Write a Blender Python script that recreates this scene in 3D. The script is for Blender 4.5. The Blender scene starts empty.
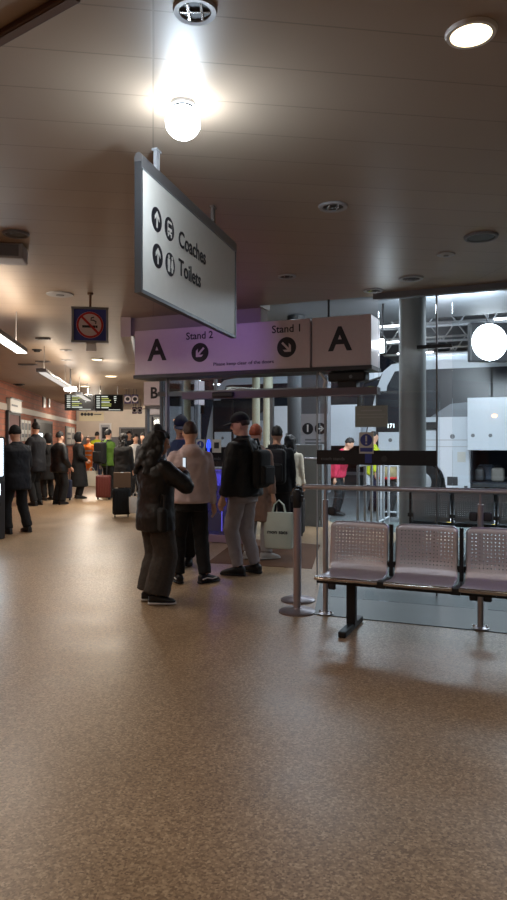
import bpy, bmesh, math, random
from mathutils import Vector, Matrix, noise
random.seed(7)
PI = math.pi
SC = bpy.context.scene
COL = SC.collection
FOC, CX, HY, EYE = 680.0, 253.5, 440.0, 1.55
CEIL = 3.05
U = Vector((0.919, -0.395)).normalized()      # along the stand frontage, to the right and nearer
N = Vector((-U.y, U.x))                       # outwards, away from the hall
CD = Vector((-0.146, 0.989)).normalized()     # along the hall

# ------------------------------------------------------------------ geometry helpers
def ground(px, py):
    d = FOC * EYE / (py - HY)
    return Vector(((px - CX) / FOC * d, d))
def ceilpt(px, py):
    d = FOC * (CEIL - EYE) / (HY - py)
    return Vector(((px - CX) / FOC * d, d))
def at(px, py, d):
    return Vector(((px - CX) / FOC * d, d, EYE + (HY - py) / FOC * d))
def hit(px, py, loc, xd):
    k = (px - CX) / FOC
    s = (k * loc[1] - loc[0]) / (xd[0] - k * xd[1])
    d = loc[1] + s * xd[1]
    return s, EYE + (HY - py) / FOC * d
def ang(xd):
    return math.atan2(xd[1], xd[0])

class MB:
    def __init__(self):
        self.v, self.f, self.m = [], [], []
    def add(self, vs, fs, mi=0):
        b = len(self.v)
        self.v += [Vector(p) for p in vs]
        self.f += [tuple(b + i for i in q) for q in fs]
        self.m += [mi] * len(fs)
        return self
    def box(self, c, s, rz=0, mi=0, rot=None):
        x, y, z = s[0] / 2, s[1] / 2, s[2] / 2
        R = rot if rot is not None else Matrix.Rotation(rz, 3, 'Z')
        vs = [R @ Vector(p) + Vector(c) for p in ((-x, -y, -z), (x, -y, -z), (x, y, -z), (-x, y, -z), (-x, -y, z), (x, -y, z), (x, y, z), (-x, y, z))]
        return self.add(vs, [(0, 3, 2, 1), (4, 5, 6, 7), (0, 1, 5, 4), (1, 2, 6, 5), (2, 3, 7, 6), (3, 0, 4, 7)], mi)
    def rbox(self, c, s, r, seg=3, mi=0, rot=None):
        bm = bmesh.new()
        bmesh.ops.create_cube(bm, size=1)
        for v in bm.verts:
            v.co = Vector((v.co.x * s[0], v.co.y * s[1], v.co.z * s[2]))
        bmesh.ops.bevel(bm, geom=list(bm.edges), offset=r, segments=seg, profile=0.5, affect='EDGES')
        bm.verts.index_update()
        R = rot if rot is not None else Matrix.Identity(3)
        self.add([R @ v.co + Vector(c) for v in bm.verts], [tuple(v.index for v in f.verts) for f in bm.faces], mi)
        bm.free()
        return self
    def loft(self, rings, mi=0, cap=True):
        n = len(rings[0])
        vs = [p for r in rings for p in r]
        fs = [(i * n + j, i * n + (j + 1) % n, (i + 1) * n + (j + 1) % n, (i + 1) * n + j) for i in range(len(rings) - 1) for j in range(n)]
        if cap:
            fs.append(tuple(range(n))[::-1])
            fs.append(tuple((len(rings) - 1) * n + j for j in range(n)))
        return self.add(vs, fs, mi)
    def tube(self, pts, rad, n=10, mi=0, rounded=False, fn=None):
        pts = [Vector(p) for p in pts]
        if not isinstance(rad, (list, tuple)):
            rad = [rad] * len(pts)
        rad = list(rad)
        if rounded:
            a = (pts[0] - pts[1]).normalized(); b = (pts[-1] - pts[-2]).normalized()
            pts = [pts[0] + a * rad[0] * .85, pts[0] + a * rad[0] * .5] + pts + [pts[-1] + b * rad[-1] * .5, pts[-1] + b * rad[-1] * .85]
            rad = [rad[0] * .4, rad[0] * .84] + rad + [rad[-1] * .84, rad[-1] * .4]
        rings, ref = [], None
        for i, p in enumerate(pts):
            t = (pts[min(i + 1, len(pts) - 1)] - pts[max(i - 1, 0)]).normalized()
            if ref is None:
                ref = Vector((1, 0, 0)) if abs(t.x) < .8 else Vector((0, 1, 0))
            a = (ref - t * ref.dot(t)).normalized(); ref = a
            b = t.cross(a)
            ring = [p + (a * math.cos(2 * PI * k / n) + b * math.sin(2 * PI * k / n)) * rad[i] for k in range(n)]
            rings.append([fn(q) for q in ring] if fn else ring)
        return self.loft(rings, mi)
    def ell(self, c, r, n=14, m=9, mi=0, fn=None, scale=None):
        rings = []
        for i in range(1, m):
            th = PI * i / m
            ring = []
            for k in range(n):
                ph = 2 * PI * k / n
                d = Vector((math.sin(th) * math.cos(ph), math.sin(th) * math.sin(ph), -math.cos(th)))
                q = Vector((d.x * r[0], d.y * r[1], d.z * r[2]))
                if scale:
                    q = q * scale(d)
                p = Vector(c) + q
                ring.append(fn(p) if fn else p)
            rings.append(ring)
        return self.loft(rings, mi)
    def lathe(self, prof, c=(0, 0, 0), n=28, mi=0, axis='Z'):
        rings = []
        for r, z in prof:
            ring = []
            for k in range(n):
                a = 2 * PI * k / n
                p = (r * math.cos(a), r * math.sin(a), z) if axis == 'Z' else (r * math.cos(a), z, r * math.sin(a)) if axis == 'Y' else (z, r * math.cos(a), r * math.sin(a))
                ring.append(Vector(p) + Vector(c))
            rings.append(ring)
        return self.loft(rings, mi)
    def prism(self, poly, y0, y1, mi=0):          # polygon in (x, z), from y0 to y1
        a = [Vector((x, y0, z)) for x, z in poly]; b = [Vector((x, y1, z)) for x, z in poly]
        n = len(poly)
        return self.add(a + b, [tuple(range(n)), tuple(range(n, 2 * n))[::-1]] + [(i, (i + 1) % n, n + (i + 1) % n, n + i) for i in range(n)], mi)
    def slab(self, poly, z0, z1, mi=0):           # polygon in (x, y)
        a = [Vector((x, y, z0)) for x, y in poly]; b = [Vector((x, y, z1)) for x, y in poly]
        n = len(poly)
        return self.add(a + b, [tuple(range(n)), tuple(range(n, 2 * n))[::-1]] + [(i, (i + 1) % n, n + (i + 1) % n, n + i) for i in range(n)], mi)

APPLY = []
def obj(name, mb, mats, parent=None, smooth=False, mods=None, loc=None):
    me = bpy.data.meshes.new(name)
    me.from_pydata([tuple(v) for v in mb.v], [], mb.f)
    mats = mats if isinstance(mats, (list, tuple)) else [mats]
    for m in mats:
        me.materials.append(m)
    for p, mi in zip(me.polygons, mb.m):
        p.material_index = mi
        p.use_smooth = smooth
    bm = bmesh.new(); bm.from_mesh(me); bmesh.ops.recalc_face_normals(bm, faces=bm.faces); bm.to_mesh(me); bm.free()
    o = bpy.data.objects.new(name, me)
    COL.objects.link(o)
    o.parent = parent
    if loc is not None:
        o.location = loc
    if smooth and not mods:
        me.set_sharp_from_angle(angle=math.radians(40))
    if mods:
        for kind, kw in mods:
            md = o.modifiers.new(kind.lower(), kind)
            for k, v in kw.items():
                setattr(md, k, v)
        APPLY.append(o)
    return o
def text(name, s, size, m, parent, loc, bold=0.0, align='CENTER', sx=1.0, rot=(PI / 2, 0, 0)):
    cu = bpy.data.curves.new(name, 'FONT')
    cu.body = s; cu.size = size; cu.align_x = align; cu.align_y = 'CENTER'; cu.offset = bold * size; cu.extrude = .0008
    cu.resolution_u = 3
    cu.materials.append(m)
    o = bpy.data.objects.new(name, cu)
    COL.objects.link(o)
    o.parent = parent; o.location = loc; o.rotation_euler = rot; o.scale = (sx, 1, 1)
    APPLY.append(o)
    return o
def thing(name, label, cat, loc=(0, 0, 0), xd=None, rz=0, group=None):
    o = bpy.data.objects.new(name, None)
    COL.objects.link(o)
    o.empty_display_size = .1
    l = tuple(loc) + (0,) * (3 - len(loc))
    o.location = l
    o.rotation_euler = (0, 0, ang(xd) if xd is not None else rz)
    return tag(o, label, cat, group)
def tag(o, label, cat, group=None):
    o['label'] = label; o['category'] = cat
    if group:
        o['group'] = group
    return o
def struct(o, label=None, cat=None):
    o['kind'] = 'structure'
    if label:
        o['label'] = label; o['category'] = cat
    return o
def sroot(name, loc, xd=None, label=None, cat=None):
    o = bpy.data.objects.new(name, None)
    COL.objects.link(o)
    l = tuple(loc) + (0,) * (3 - len(loc))
    o.location = l
    if xd is not None:
        o.rotation_euler = (0, 0, ang(xd))
    return struct(o, label, cat)
def dup(root, loc, rz, label, group=None):
    kids = {}
    for o in SC.objects:
        if o.parent:
            kids.setdefault(o.parent, []).append(o)
    def cp(o, par):
        c = o.copy(); COL.objects.link(c); c.parent = par
        for k in kids.get(o, []):
            cp(k, c)
        return c
    c = cp(root, None)
    c.location = tuple(loc) + (0,) * (3 - len(loc)); c.rotation_euler = (0, 0, rz)
    c['label'] = label
    if group:
        c['group'] = group
    return c

# ------------------------------------------------------------------ materials
def sr(r, g, b):
    f = lambda c: (c / 255 / 12.92) if c / 255 <= .04045 else ((c / 255 + .055) / 1.055) ** 2.4
    return (f(r), f(g), f(b), 1)
MATS = {}
def mat(name, col, rough=.6, metal=0.0, var=0.0, scale=20, bump=0.0, spec=.5, aniso=0.0):
    if name in MATS:
        return MATS[name]
    m = bpy.data.materials.new(name); m.use_nodes = True
    nt = m.node_tree; b = nt.nodes['Principled BSDF']
    b.inputs['Base Color'].default_value = col
    b.inputs['Roughness'].default_value = rough
    b.inputs['Metallic'].default_value = metal
    b.inputs['Specular IOR Level'].default_value = spec
    tc = nt.nodes.new('ShaderNodeTexCoord')
    nz = nt.nodes.new('ShaderNodeTexNoise'); nz.inputs['Scale'].default_value = scale; nz.inputs['Detail'].default_value = 4
    nt.links.new(tc.outputs['Object'], nz.inputs['Vector'])
    hs = nt.nodes.new('ShaderNodeMix'); hs.data_type = 'RGBA'; hs.blend_type = 'MULTIPLY'
    rmp = nt.nodes.new('ShaderNodeMapRange'); rmp.inputs[3].default_value = 1 - var - .03; rmp.inputs[4].default_value = 1 + var + .03
    nt.links.new(nz.outputs['Fac'], rmp.inputs[0])
    hs.inputs[0].default_value = 1
    hs.inputs[6].default_value = col
    nt.links.new(rmp.outputs[0], hs.inputs[7])
    nt.links.new(hs.outputs[2], b.inputs['Base Color'])
    if bump:
        bp = nt.nodes.new('ShaderNodeBump'); bp.inputs['Strength'].default_value = bump; bp.inputs['Distance'].default_value = .01
        nt.links.new(nz.outputs['Fac'], bp.inputs['Height']); nt.links.new(bp.outputs[0], b.inputs['Normal'])
    if aniso:
        b.inputs['Anisotropic'].default_value = aniso
    MATS[name] = m
    return m
def emit(name, col, st):
    m = bpy.data.materials.new(name); m.use_nodes = True
    nt = m.node_tree; nt.nodes.clear()
    e = nt.nodes.new('ShaderNodeEmission'); e.inputs[0].default_value = col; e.inputs[1].default_value = st
    o = nt.nodes.new('ShaderNodeOutputMaterial'); nt.links.new(e.outputs[0], o.inputs[0])
    return m
def glassm(name, tint=(.93, .96, .97, 1), refl=.9, rough=.02, haze=0.0):
    m = bpy.data.materials.new(name); m.use_nodes = True
    nt = m.node_tree; nt.nodes.clear()
    t = nt.nodes.new('ShaderNodeBsdfTransparent'); t.inputs[0].default_value = tint
    g = nt.nodes.new('ShaderNodeBsdfGlossy'); g.inputs['Roughness'].default_value = rough; g.inputs[0].default_value = (refl, refl, refl, 1)
    fr = nt.nodes.new('ShaderNodeFresnel'); fr.inputs[0].default_value = 1.45
    mx = nt.nodes.new('ShaderNodeMixShader'); o = nt.nodes.new('ShaderNodeOutputMaterial')
    nt.links.new(fr.outputs[0], mx.inputs[0]); nt.links.new(t.outputs[0], mx.inputs[1]); nt.links.new(g.outputs[0], mx.inputs[2])
    if haze:
        df = nt.nodes.new('ShaderNodeBsdfDiffuse'); df.inputs[0].default_value = (.8, .85, .9, 1)
        m2 = nt.nodes.new('ShaderNodeMixShader'); m2.inputs[0].default_value = haze
        nt.links.new(mx.outputs[0], m2.inputs[1]); nt.links.new(df.outputs[0], m2.inputs[2]); nt.links.new(m2.outputs[0], o.inputs[0])
    else:
        nt.links.new(mx.outputs[0], o.inputs[0])
    return m
def terrazzo():
    m = bpy.data.materials.new('terrazzo'); m.use_nodes = True
    nt = m.node_tree; b = nt.nodes['Principled BSDF']; L = nt.links
    tc = nt.nodes.new('ShaderNodeTexCoord')
    vo = nt.nodes.new('ShaderNodeTexVoronoi'); vo.inputs['Scale'].default_value = 104
    L.new(tc.outputs['Object'], vo.inputs['Vector'])
    sp = nt.nodes.new('ShaderNodeSeparateColor'); L.new(vo.outputs['Color'], sp.inputs[0])
    r = nt.nodes.new('ShaderNodeValToRGB')
    e = r.color_ramp.elements
    e[0].position = 0; e[0].color = sr(122, 98, 74)
    e[1].position = 1; e[1].color = sr(192, 166, 134)
    for pos, c in ((.22, sr(140, 115, 88)), (.5, sr(157, 130, 101)), (.8, sr(172, 145, 114))):
        k = e.new(pos); k.color = c
    L.new(sp.outputs[0], r.inputs[0])
    nz = nt.nodes.new('ShaderNodeTexNoise'); nz.inputs['Scale'].default_value = 1.4; nz.inputs['Detail'].default_value = 6
    L.new(tc.outputs['Object'], nz.inputs['Vector'])
    mr = nt.nodes.new('ShaderNodeMapRange'); mr.inputs[3].default_value = .78; mr.inputs[4].default_value = 1.2
    L.new(nz.outputs['Fac'], mr.inputs[0])
    mx = nt.nodes.new('ShaderNodeMix'); mx.data_type = 'RGBA'; mx.blend_type = 'MULTIPLY'; mx.inputs[0].default_value = 1
    L.new(r.outputs[0], mx.inputs[6]); L.new(mr.outputs[0], mx.inputs[7]); L.new(mx.outputs[2], b.inputs['Base Color'])
    m2 = nt.nodes.new('ShaderNodeMapRange'); m2.inputs[3].default_value = .26; m2.inputs[4].default_value = .46
    L.new(nz.outputs['Fac'], m2.inputs[0]); L.new(m2.outputs[0], b.inputs['Roughness'])
    b.inputs['Specular IOR Level'].default_value = .45
    return m
def panelled(name, c1, c2, cm, bw, bh, mortar, axis, rough=.5, off=0.0, var=.1, rz=0.0):
    """brick / plank pattern laid out in object space; axis 'xy' or 'xz'"""
    m = bpy.data.materials.new(name); m.use_nodes = True
    nt = m.node_tree; b = nt.nodes['Principled BSDF']; L = nt.links
    tc = nt.nodes.new('ShaderNodeTexCoord')
    mp = nt.nodes.new('ShaderNodeMapping'); mp.inputs['Rotation'].default_value = (0, 0, rz)
    L.new(tc.outputs['Object'], mp.inputs[0])
    src = mp.outputs[0]
    if axis == 'xz':
        s = nt.nodes.new('ShaderNodeSeparateXYZ'); c = nt.nodes.new('ShaderNodeCombineXYZ')
        L.new(src, s.inputs[0]); L.new(s.outputs[0], c.inputs[0]); L.new(s.outputs[2], c.inputs[1]); src = c.outputs[0]
    br = nt.nodes.new('ShaderNodeTexBrick')
    br.offset = off
    br.inputs['Color1'].default_value = c1; br.inputs['Color2'].default_value = c2; br.inputs['Mortar'].default_value = cm
    br.inputs['Scale'].default_value = 1; br.inputs['Mortar Size'].default_value = mortar
    br.inputs['Brick Width'].default_value = bw; br.inputs['Row Height'].default_value = bh
    L.new(src, br.inputs['Vector'])
    nz = nt.nodes.new('ShaderNodeTexNoise'); nz.inputs['Scale'].default_value = 1.1; nz.inputs['Detail'].default_value = 5
    L.new(tc.outputs['Object'], nz.inputs['Vector'])
    mr = nt.nodes.new('ShaderNodeMapRange'); mr.inputs[3].default_value = 1 - var; mr.inputs[4].default_value = 1 + var
    L.new(nz.outputs['Fac'], mr.inputs[0])
    mx = nt.nodes.new('ShaderNodeMix'); mx.data_type = 'RGBA'; mx.blend_type = 'MULTIPLY'; mx.inputs[0].default_value = 1
    L.new(br.outputs[0], mx.inputs[6]); L.new(mr.outputs[0], mx.inputs[7]); L.new(mx.outputs[2], b.inputs['Base Color'])
    b.inputs['Roughness'].default_value = rough
    bp = nt.nodes.new('ShaderNodeBump'); bp.inputs['Strength'].default_value = .3; bp.inputs['Distance'].default_value = .004; bp.invert = True
    L.new(br.outputs[1], bp.inputs['Height']); L.new(bp.outputs[0], b.inputs['Normal'])
    return m

M_FLOOR = terrazzo()
M_CEIL2 = mat('hanger_tone', sr(120, 110, 104), .6)
M_CEIL = panelled('ceiling_planks', sr(156, 139, 122), sr(160, 143, 126), sr(132, 118, 104), 3.0, .30, .004, 'xy', rough=.42, rz=-ang((CD.y, -CD.x)))
M_BRICK = panelled('red_brick', sr(186, 116, 92), sr(168, 102, 80), sr(140, 106, 92), .44, .15, .012, 'xz', rough=.8, off=.5, var=.2)
M_CREAM = mat('cream_plaster', sr(214, 204, 190), .8, var=.05, scale=3)
M_PLASTER = mat('grey_plaster', sr(168, 158, 146), .8, var=.06, scale=3)
M_BAND = mat('pale_band', sr(205, 196, 186), .6)
M_CONC = mat('dark_concrete', sr(74, 82, 80), .45, var=.25, scale=2.5, bump=.1)
M_TAR = mat('tarmac', sr(78, 80, 82), .6, var=.3, scale=8, bump=.2)
M_MAT = mat('entrance_matting', sr(98, 66, 44), .95, var=.2, scale=60, bump=.5)
M_WOOD = mat('wood_strip', sr(170, 140, 108), .5, var=.1, scale=6)
M_GLASS = glassm('clear_glass')
M_GLASSB = glassm('lobby_glass', tint=(.86, .90, .93, 1))
M_DGLASS = mat('coach_dark_glass', sr(24, 30, 40), .30, spec=.5)
M_STEEL = mat('brushed_steel', sr(196, 194, 200), .34, metal=.75, var=.06, scale=30)
M_SEAT = mat('seat_steel', sr(206, 202, 208), .38, metal=.65, var=.05, scale=40)
M_CHROME = mat('chrome', sr(205, 200, 198), .16, metal=1)
M_BLACK = mat('black_metal', sr(16, 17, 19), .5)
M_BLACKBAND = mat('black_band', sr(18, 21, 28), .4)
M_DKGREY = mat('dark_grey', sr(54, 55, 58), .5)
M_GREY = mat('grey_paint', sr(112, 114, 118), .5, var=.05)
M_LGREY = mat('light_grey_paint', sr(168, 170, 174), .5)
M_WHITE = mat('white_paint', sr(222, 222, 222), .45)
M_SIGN = mat('sign_white', sr(206, 203, 196), .4, var=.02)
M_ALU = mat('sign_aluminium', sr(150, 152, 156), .35, metal=.8)
M_FASC = mat('fascia_white', sr(205, 192, 196), .4, var=.02)
M_INK = mat('sign_ink', sr(26, 26, 34), .5)
M_COLUMN = mat('column_paint', sr(168, 170, 168), .5, var=.05, scale=5)
M_CREAMCOL = mat('cream_column', sr(196, 188, 160), .55, var=.04)
M_COACH = mat('coach_white', sr(214, 220, 228), .25, var=.02)
M_CAR = mat('coach_grey', sr(120, 126, 134), .3)
M_TYRE = mat('tyre', sr(20, 20, 22), .8)
M_YEL = mat('yellow_paint', sr(206, 176, 60), .6)
M_RED = mat('red_paint', sr(178, 34, 38), .5)
M_BLUE = mat('sign_blue', sr(56, 68, 146), .5)
M_BLUEV = emit('blue_pictogram', (.02, .05, 1, 1), 2.5)
M_PURPLE = emit('violet_led', (.25, .2, 1, 1), .7)
M_WLIGHT = emit('warm_lamp', (1, .80, .45, 1), 5)
M_CLIGHT = emit('cool_lamp', (.86, .94, 1, 1), 40)
M_TUBE = emit('tube_lamp', (.95, .97, 1, 1), 9)
M_TUBEW = emit('warm_tube', (1, .93, .82, 1), 7)
M_FLOOD = emit('flood_lamp', (.85, .93, 1, 1), 14)
M_SCREEN = emit('lit_screen', (.75, .9, 1, 1), 7)
M_AMBER = emit('amber_lamp', (1, .4, .15, 1), 6)
M_ROW1 = emit('board_white_row', (.9, .95, .85, 1), .8)
M_ROW2 = emit('board_yellow_row', (.75, .8, .25, 1), .55)
M_SPARK = emit('display_digits', (.8, .95, 1, 1), 3)
M_BOARD = mat('board_black', sr(10, 11, 14), .7, spec=.2)

# ------------------------------------------------------------------ camera
cam = bpy.data.cameras.new('camera')
cam.sensor_fit = 'VERTICAL'; cam.sensor_height = 36; cam.lens = FOC / 900 * 36
cam.shift_y = -10 / 900
cam.clip_start = .05; cam.clip_end = 300
co = bpy.data.objects.new('camera', cam); COL.objects.link(co)
co.location = (0, 0, EYE); co.rotation_euler = (PI / 2, 0, 0)
SC.camera = co
vs = SC.view_settings
vs.view_transform = 'Standard'; vs.look = 'None'; vs.gamma = 1; vs.use_curve_mapping = False; vs.exposure = 0.14
w = bpy.data.worlds.new('night'); SC.world = w; w.use_nodes = True
w.node_tree.nodes['Background'].inputs[0].default_value = (.35, .45, .7, 1)
w.node_tree.nodes['Background'].inputs[1].default_value = .02

def light(name, kind, loc, power, col, target=None, size=.2, parent=None, size_y=None, spread=PI, blend=.6, cone=1.2):
    l = bpy.data.lights.new(name, kind); l.energy = power; l.color = col
    if kind == 'AREA':
        l.size = size; l.spread = spread
        if size_y:
            l.shape = 'RECTANGLE'; l.size_y = size_y
        else:
            l.shape = 'DISK'
    elif kind == 'SPOT':
        l.shadow_soft_size = size; l.spot_size = cone; l.spot_blend = blend
    else:
        l.shadow_soft_size = size
    o = bpy.data.objects.new(name, l); COL.objects.link(o); o.location = loc
    if target is not None:
        o.rotation_euler = (Vector(target) - Vector(loc)).to_track_quat('-Z', 'Y').to_euler()
    return o
WARM, COOL, NEUT = (1, .86, .70), (.82, .92, 1), (1, .92, .82)

# ------------------------------------------------------------------ setting: floor, ceiling, walls
A0 = Vector((-1.40, 8.0))                     # left end of the stand A frontage
A1 = A0 + U * .36                             # left glass edge of its lobby
LOB = A1 + CD * 2.9                           # back left corner of its lobby
B0 = Vector((-2.42, 15.0)); C0 = Vector((-3.1, 20.2))
def wl(d):                                    # the brick wall's line
    return Vector((-3.8 - .147 * d, d))
END = 33.5
W0, W1 = wl(-4.0), wl(END)
ENDX = -2.6
fl = MB().slab([(W0.x - .2, -4.2), (7, -4.2), (7, 8.0), (1.6, 12), (ENDX + 1, END + .2), (W1.x - .2, END + .2)], -.06, 0)
struct(obj('floor', fl, M_FLOOR), 'brown speckled terrazzo floor of the coach station hall', 'floor')
R0 = Vector((.60, 6.06)); RD = Vector((.934, -.357)).normalized()
rl = R0 + RD * 6.5
RQ = Vector((RD.y, -RD.x)) * .11
bay = [tuple(R0 - RD * .05 + RQ * .4), tuple(rl + RQ * 1.4), (9, 8), (9, 12), tuple(LOB + U * 2.9 + N * .5), tuple(A0 + U * 2.2 + N * .25)]
struct(obj('floor_bay', MB().slab(bay, .001, .006), M_CONC), 'dark grey concrete floor beyond the balustrade', 'floor')
struct(obj('ground', MB().slab([(-12, 8), (40, -4), (60, 70), (-12, 70)], -.2, -.07), M_TAR), 'dark tarmac of the coach bays', 'ground')
pave = [tuple(LOB + U * -.2), tuple(LOB + U * 9), tuple(LOB + U * 9 + N * 3.6), tuple(LOB + U * -.2 + N * 3.6)]
struct(obj('pavement', MB().slab(pave, -.07, -.004), M_CONC), 'grey pavement strip along the coach bays', 'pavement')
cl = MB().slab([(W0.x - .2, -4.2), (7, -4.2), tuple(A0 + U * 7.5 + N * .22), tuple(A0 + U * 1.5 + N * .22), tuple(A0 + U * 1.5 + N * .54), tuple(A0 + U * -.3 + N * .54), tuple(LOB + U * -.3), tuple(B0 + U * 1.35 + N * .2), tuple(B0 + N * .2), tuple(C0 + U * 1.35 + N * .2), tuple(C0 + N * .2), (ENDX - 1.2, END + .2), (W1.x - .2, END + .2)], CEIL, CEIL + .25)
struct(obj('ceiling', cl, M_CEIL), 'low brown-grey plank ceiling with recessed fittings', 'ceiling')
wlr = sroot('wall_left', W0, CD, 'red brick wall along the left of the hall', 'wall')
LW = (W1 - W0).length
obj('brickwork', MB().box((LW / 2, .15, CEIL / 2), (LW, .3, CEIL)), M_BRICK, wlr)
obj('pale_band', MB().box((LW / 2, -.015, 2.40), (LW, .03, .17)), M_BAND, wlr)
ew = sroot('wall_back', W1, (1, 0), 'cream end wall at the far end of the hall', 'wall')
EL = ENDX - W1.x
obj('plaster', MB().box((EL / 2, .15, CEIL / 2), (EL, .3, CEIL)), M_CREAM, ew)
obj('grey_dado', MB().box((EL / 2, -.01, .85), (EL, .02, 1.7)), M_GREY, ew)
def wallx(px):
    s, _ = hit(px, HY, W0, CD)
    return s
def wallz(px, py):
    return hit(px, py, W0, CD)[1]
def endx(px):
    return hit(px, HY, W1, (1, 0))[0]
# end wall doors
x0, x1 = endx(121), endx(145)
d1 = sroot('door_1', (W1.x + (x0 + x1) / 2, W1.y - .06, 0), (1, 0), 'wide grey doors in the cream end wall', 'door')
obj('door_leaf', MB().box(((x0 - x1) / 4, 0, 1.06), ((x1 - x0) / 2 - .02, .06, 2.1)).box(((x1 - x0) / 4, 0, 1.06), ((x1 - x0) / 2 - .02, .06, 2.1)), M_DKGREY, d1)
obj('door_frame', MB().box((0, .01, 2.14), (x1 - x0 + .16, .07, .07)).box(((x0 - x1) / 2 - .04, .01, 1.05), (.07, .07, 2.1)).box(((x1 - x0) / 2 + .04, .01, 1.05), (.07, .07, 2.1)), M_GREY, d1)
obj('door_handle', MB().tube([(-.08, -.06, .9), (-.08, -.06, 1.2)], .015), M_STEEL, d1)
x0, x1 = endx(101), endx(110)
d2 = sroot('door_2', (W1.x + (x0 + x1) / 2, W1.y - .05, 0), (1, 0), 'narrow grey door left of the wide doors', 'door')
obj('door_leaf', MB().box((0, 0, 1.15), (x1 - x0, .05, 2.3)), M_LGREY, d2)
obj('vision_panel', MB().box((0, -.03, 1.9), (.3, .01, .55)), M_DGLASS, d2)
obj('door_frame', MB().box((0, .01, 2.34), (x1 - x0 + .14, .06, .07)).box(((x0 - x1) / 2 - .035, .01, 1.15), (.07, .06, 2.3)).box(((x1 - x0) / 2 + .035, .01, 1.15), (.07, .06, 2.3)), M_WHITE, d2)
# openings in the brick wall
def walldoor(name, pa, pb, zt, m, label):
    a, b = wallx(pa), wallx(pb)
    p = W0 + CD * ((a + b) / 2) - Vector((-CD.y, CD.x)) * .04
    r = sroot(name, p, CD, label, 'door')
    obj('door_leaf', MB().box((0, 0, zt / 2), (b - a, .05, zt)), m, r)
    obj('door_frame', MB().box((0, -.01, zt + .05), (b - a + .2, .07, .1)).box((-(b - a) / 2 - .05, -.01, zt / 2), (.1, .07, zt)).box(((b - a) / 2 + .05, -.01, zt / 2), (.1, .07, zt)), M_DKGREY, r)
    return r
walldoor('door_3', 6, 17, 2.22, mat('maroon_door', sr(92, 52, 50), .6), 'maroon door in the brick wall under the white sign')
walldoor('door_4', 34, 50, 2.12, M_BLACK, 'dark doorway in the brick wall behind the queue')
WN = Vector((CD.y, -CD.x))                    # out of the wall into the hall
def wallthing(name, label, cat, px, off, group=None):
    p = W0 + CD * wallx(px) + WN * off
    return thing(name, label, cat, (p.x, p.y, 0), CD, group=group)
t = wallthing('wall_sign', 'white sign box standing out above the maroon door', 'sign', 12, .06)
za, zb = wallz(12, 412), wallz(12, 400)
obj('panel', MB().box((0, 0, (za + zb) / 2), (1.5, .1, zb - za)), M_SIGN, t)
obj('rim', MB().box((0, -.01, zb + .012), (1.54, .14, .024)).box((0, -.01, za - .012), (1.54, .14, .024)), M_ALU, t)
obj('text_line', MB().box((-.2, -.052, (za + zb) / 2), (.8, .004, .05)), M_GREY, t)
for i, (px, lab) in enumerate(((21.5, 'first pale poster from the maroon door on the brick wall'), (24.8, 'second pale poster from the maroon door on the brick wall'), (28.2, 'third pale poster from the maroon door on the brick wall'))):
    t = wallthing('poster', lab, 'poster', px + .8, .012, 'posters on the brick wall')
    obj('sheet', MB().box((0, 0, 1.83), (.45, .012, .62)), M_SIGN, t)
    obj('print', MB().box((0, -.008, 1.95), (.34, .004, .2)).box((0, -.008, 1.68), (.34, .004, .1)), M_GREY, t)
t = wallthing('notice_board', 'framed white notice board near the end of the brick wall', 'notice board', 69.5, .03)
zc = wallz(69.5, 436)
obj('frame', MB().box((0, 0, zc), (3.3, .05, .85)), M_ALU, t)
obj('sheet', MB().box((-.7, -.03, zc), (1.5, .01, .72)).box((.9, -.03, zc), (1.3, .01, .72)), M_SIGN, t)
obj('print', MB().box((-.7, -.037, zc + .1), (1.2, .004, .1)).box((-.7, -.037, zc - .12), (1.2, .004, .06)).box((.9, -.037, zc), (.9, .004, .3)), M_GREY, t)
for px, ww, lab in ((43.6, .55, 'larger framed plate high on the brick wall above the band'), (48.3, .4, 'smaller framed plate high on the brick wall above the band')):
    t = wallthing('wall_plate', lab, 'plate', px, .02)
    zc = wallz(px, 402.5)
    obj('frame', MB().box((0, 0, zc), (ww, .04, .36)), M_ALU, t)
    obj('face', MB().box((0, -.022, zc), (ww - .1, .006, .28)), M_SIGN, t)

# ------------------------------------------------------------------ stand A frontage
FW = 2.82
# bulkhead over the fascia
bh = sroot('trim_1', A0, U, 'cream bulkhead between ceiling and the stand A fascia', 'trim')
obj('bulkhead', MB().box((.60, .42, 2.945), (1.75, .2, .21)), M_PLASTER, bh)
b2 = sroot('trim_5', A0 - U * .32 + N * .3, CD, 'cream downstand beam left of the stand A fascia', 'trim')
obj('downstand', MB().box((1.4, 0, 2.93), (3.0, .12, .24)), M_CREAM, b2)
fs = thing('fascia_sign', 'long lilac-white stand A fascia sign with two arrow discs', 'sign', (A0.x, A0.y, 0), U)
s_seam = hit(311, 345, A0, U)[0]
FZ0, FZ1 = 2.31, 2.83
obj('panel', MB().rbox((s_seam / 2 - .006, .2, (FZ0 + FZ1) / 2), (s_seam - .012, .4, FZ1 - FZ0), .008, 2), M_FASC, fs)
obj('end_panel', MB().rbox(((s_seam + FW) / 2 + .006, .2, (FZ0 + FZ1) / 2), (FW - s_seam - .012, .4, FZ1 - FZ0), .008, 2), M_FASC, fs)
obj('hanger', MB().tube([(hit(323, 300, A0, U)[0], .2, FZ1), (hit(323, 300, A0, U)[0], .2, CEIL + .2)], .012, 8), M_DKGREY, fs)
obj('lower_trim', MB().box((FW / 2, .2, FZ0 - .02), (FW + .02, .42, .04)), M_DKGREY, fs)
def ftxt(name, s, px, py, size, bold=.012, sx=1):
    a, z = hit(px, py, A0, U)
    return text(name, s, size, M_INK, fs, (a, -.002, z), bold, sx=sx)
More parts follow.
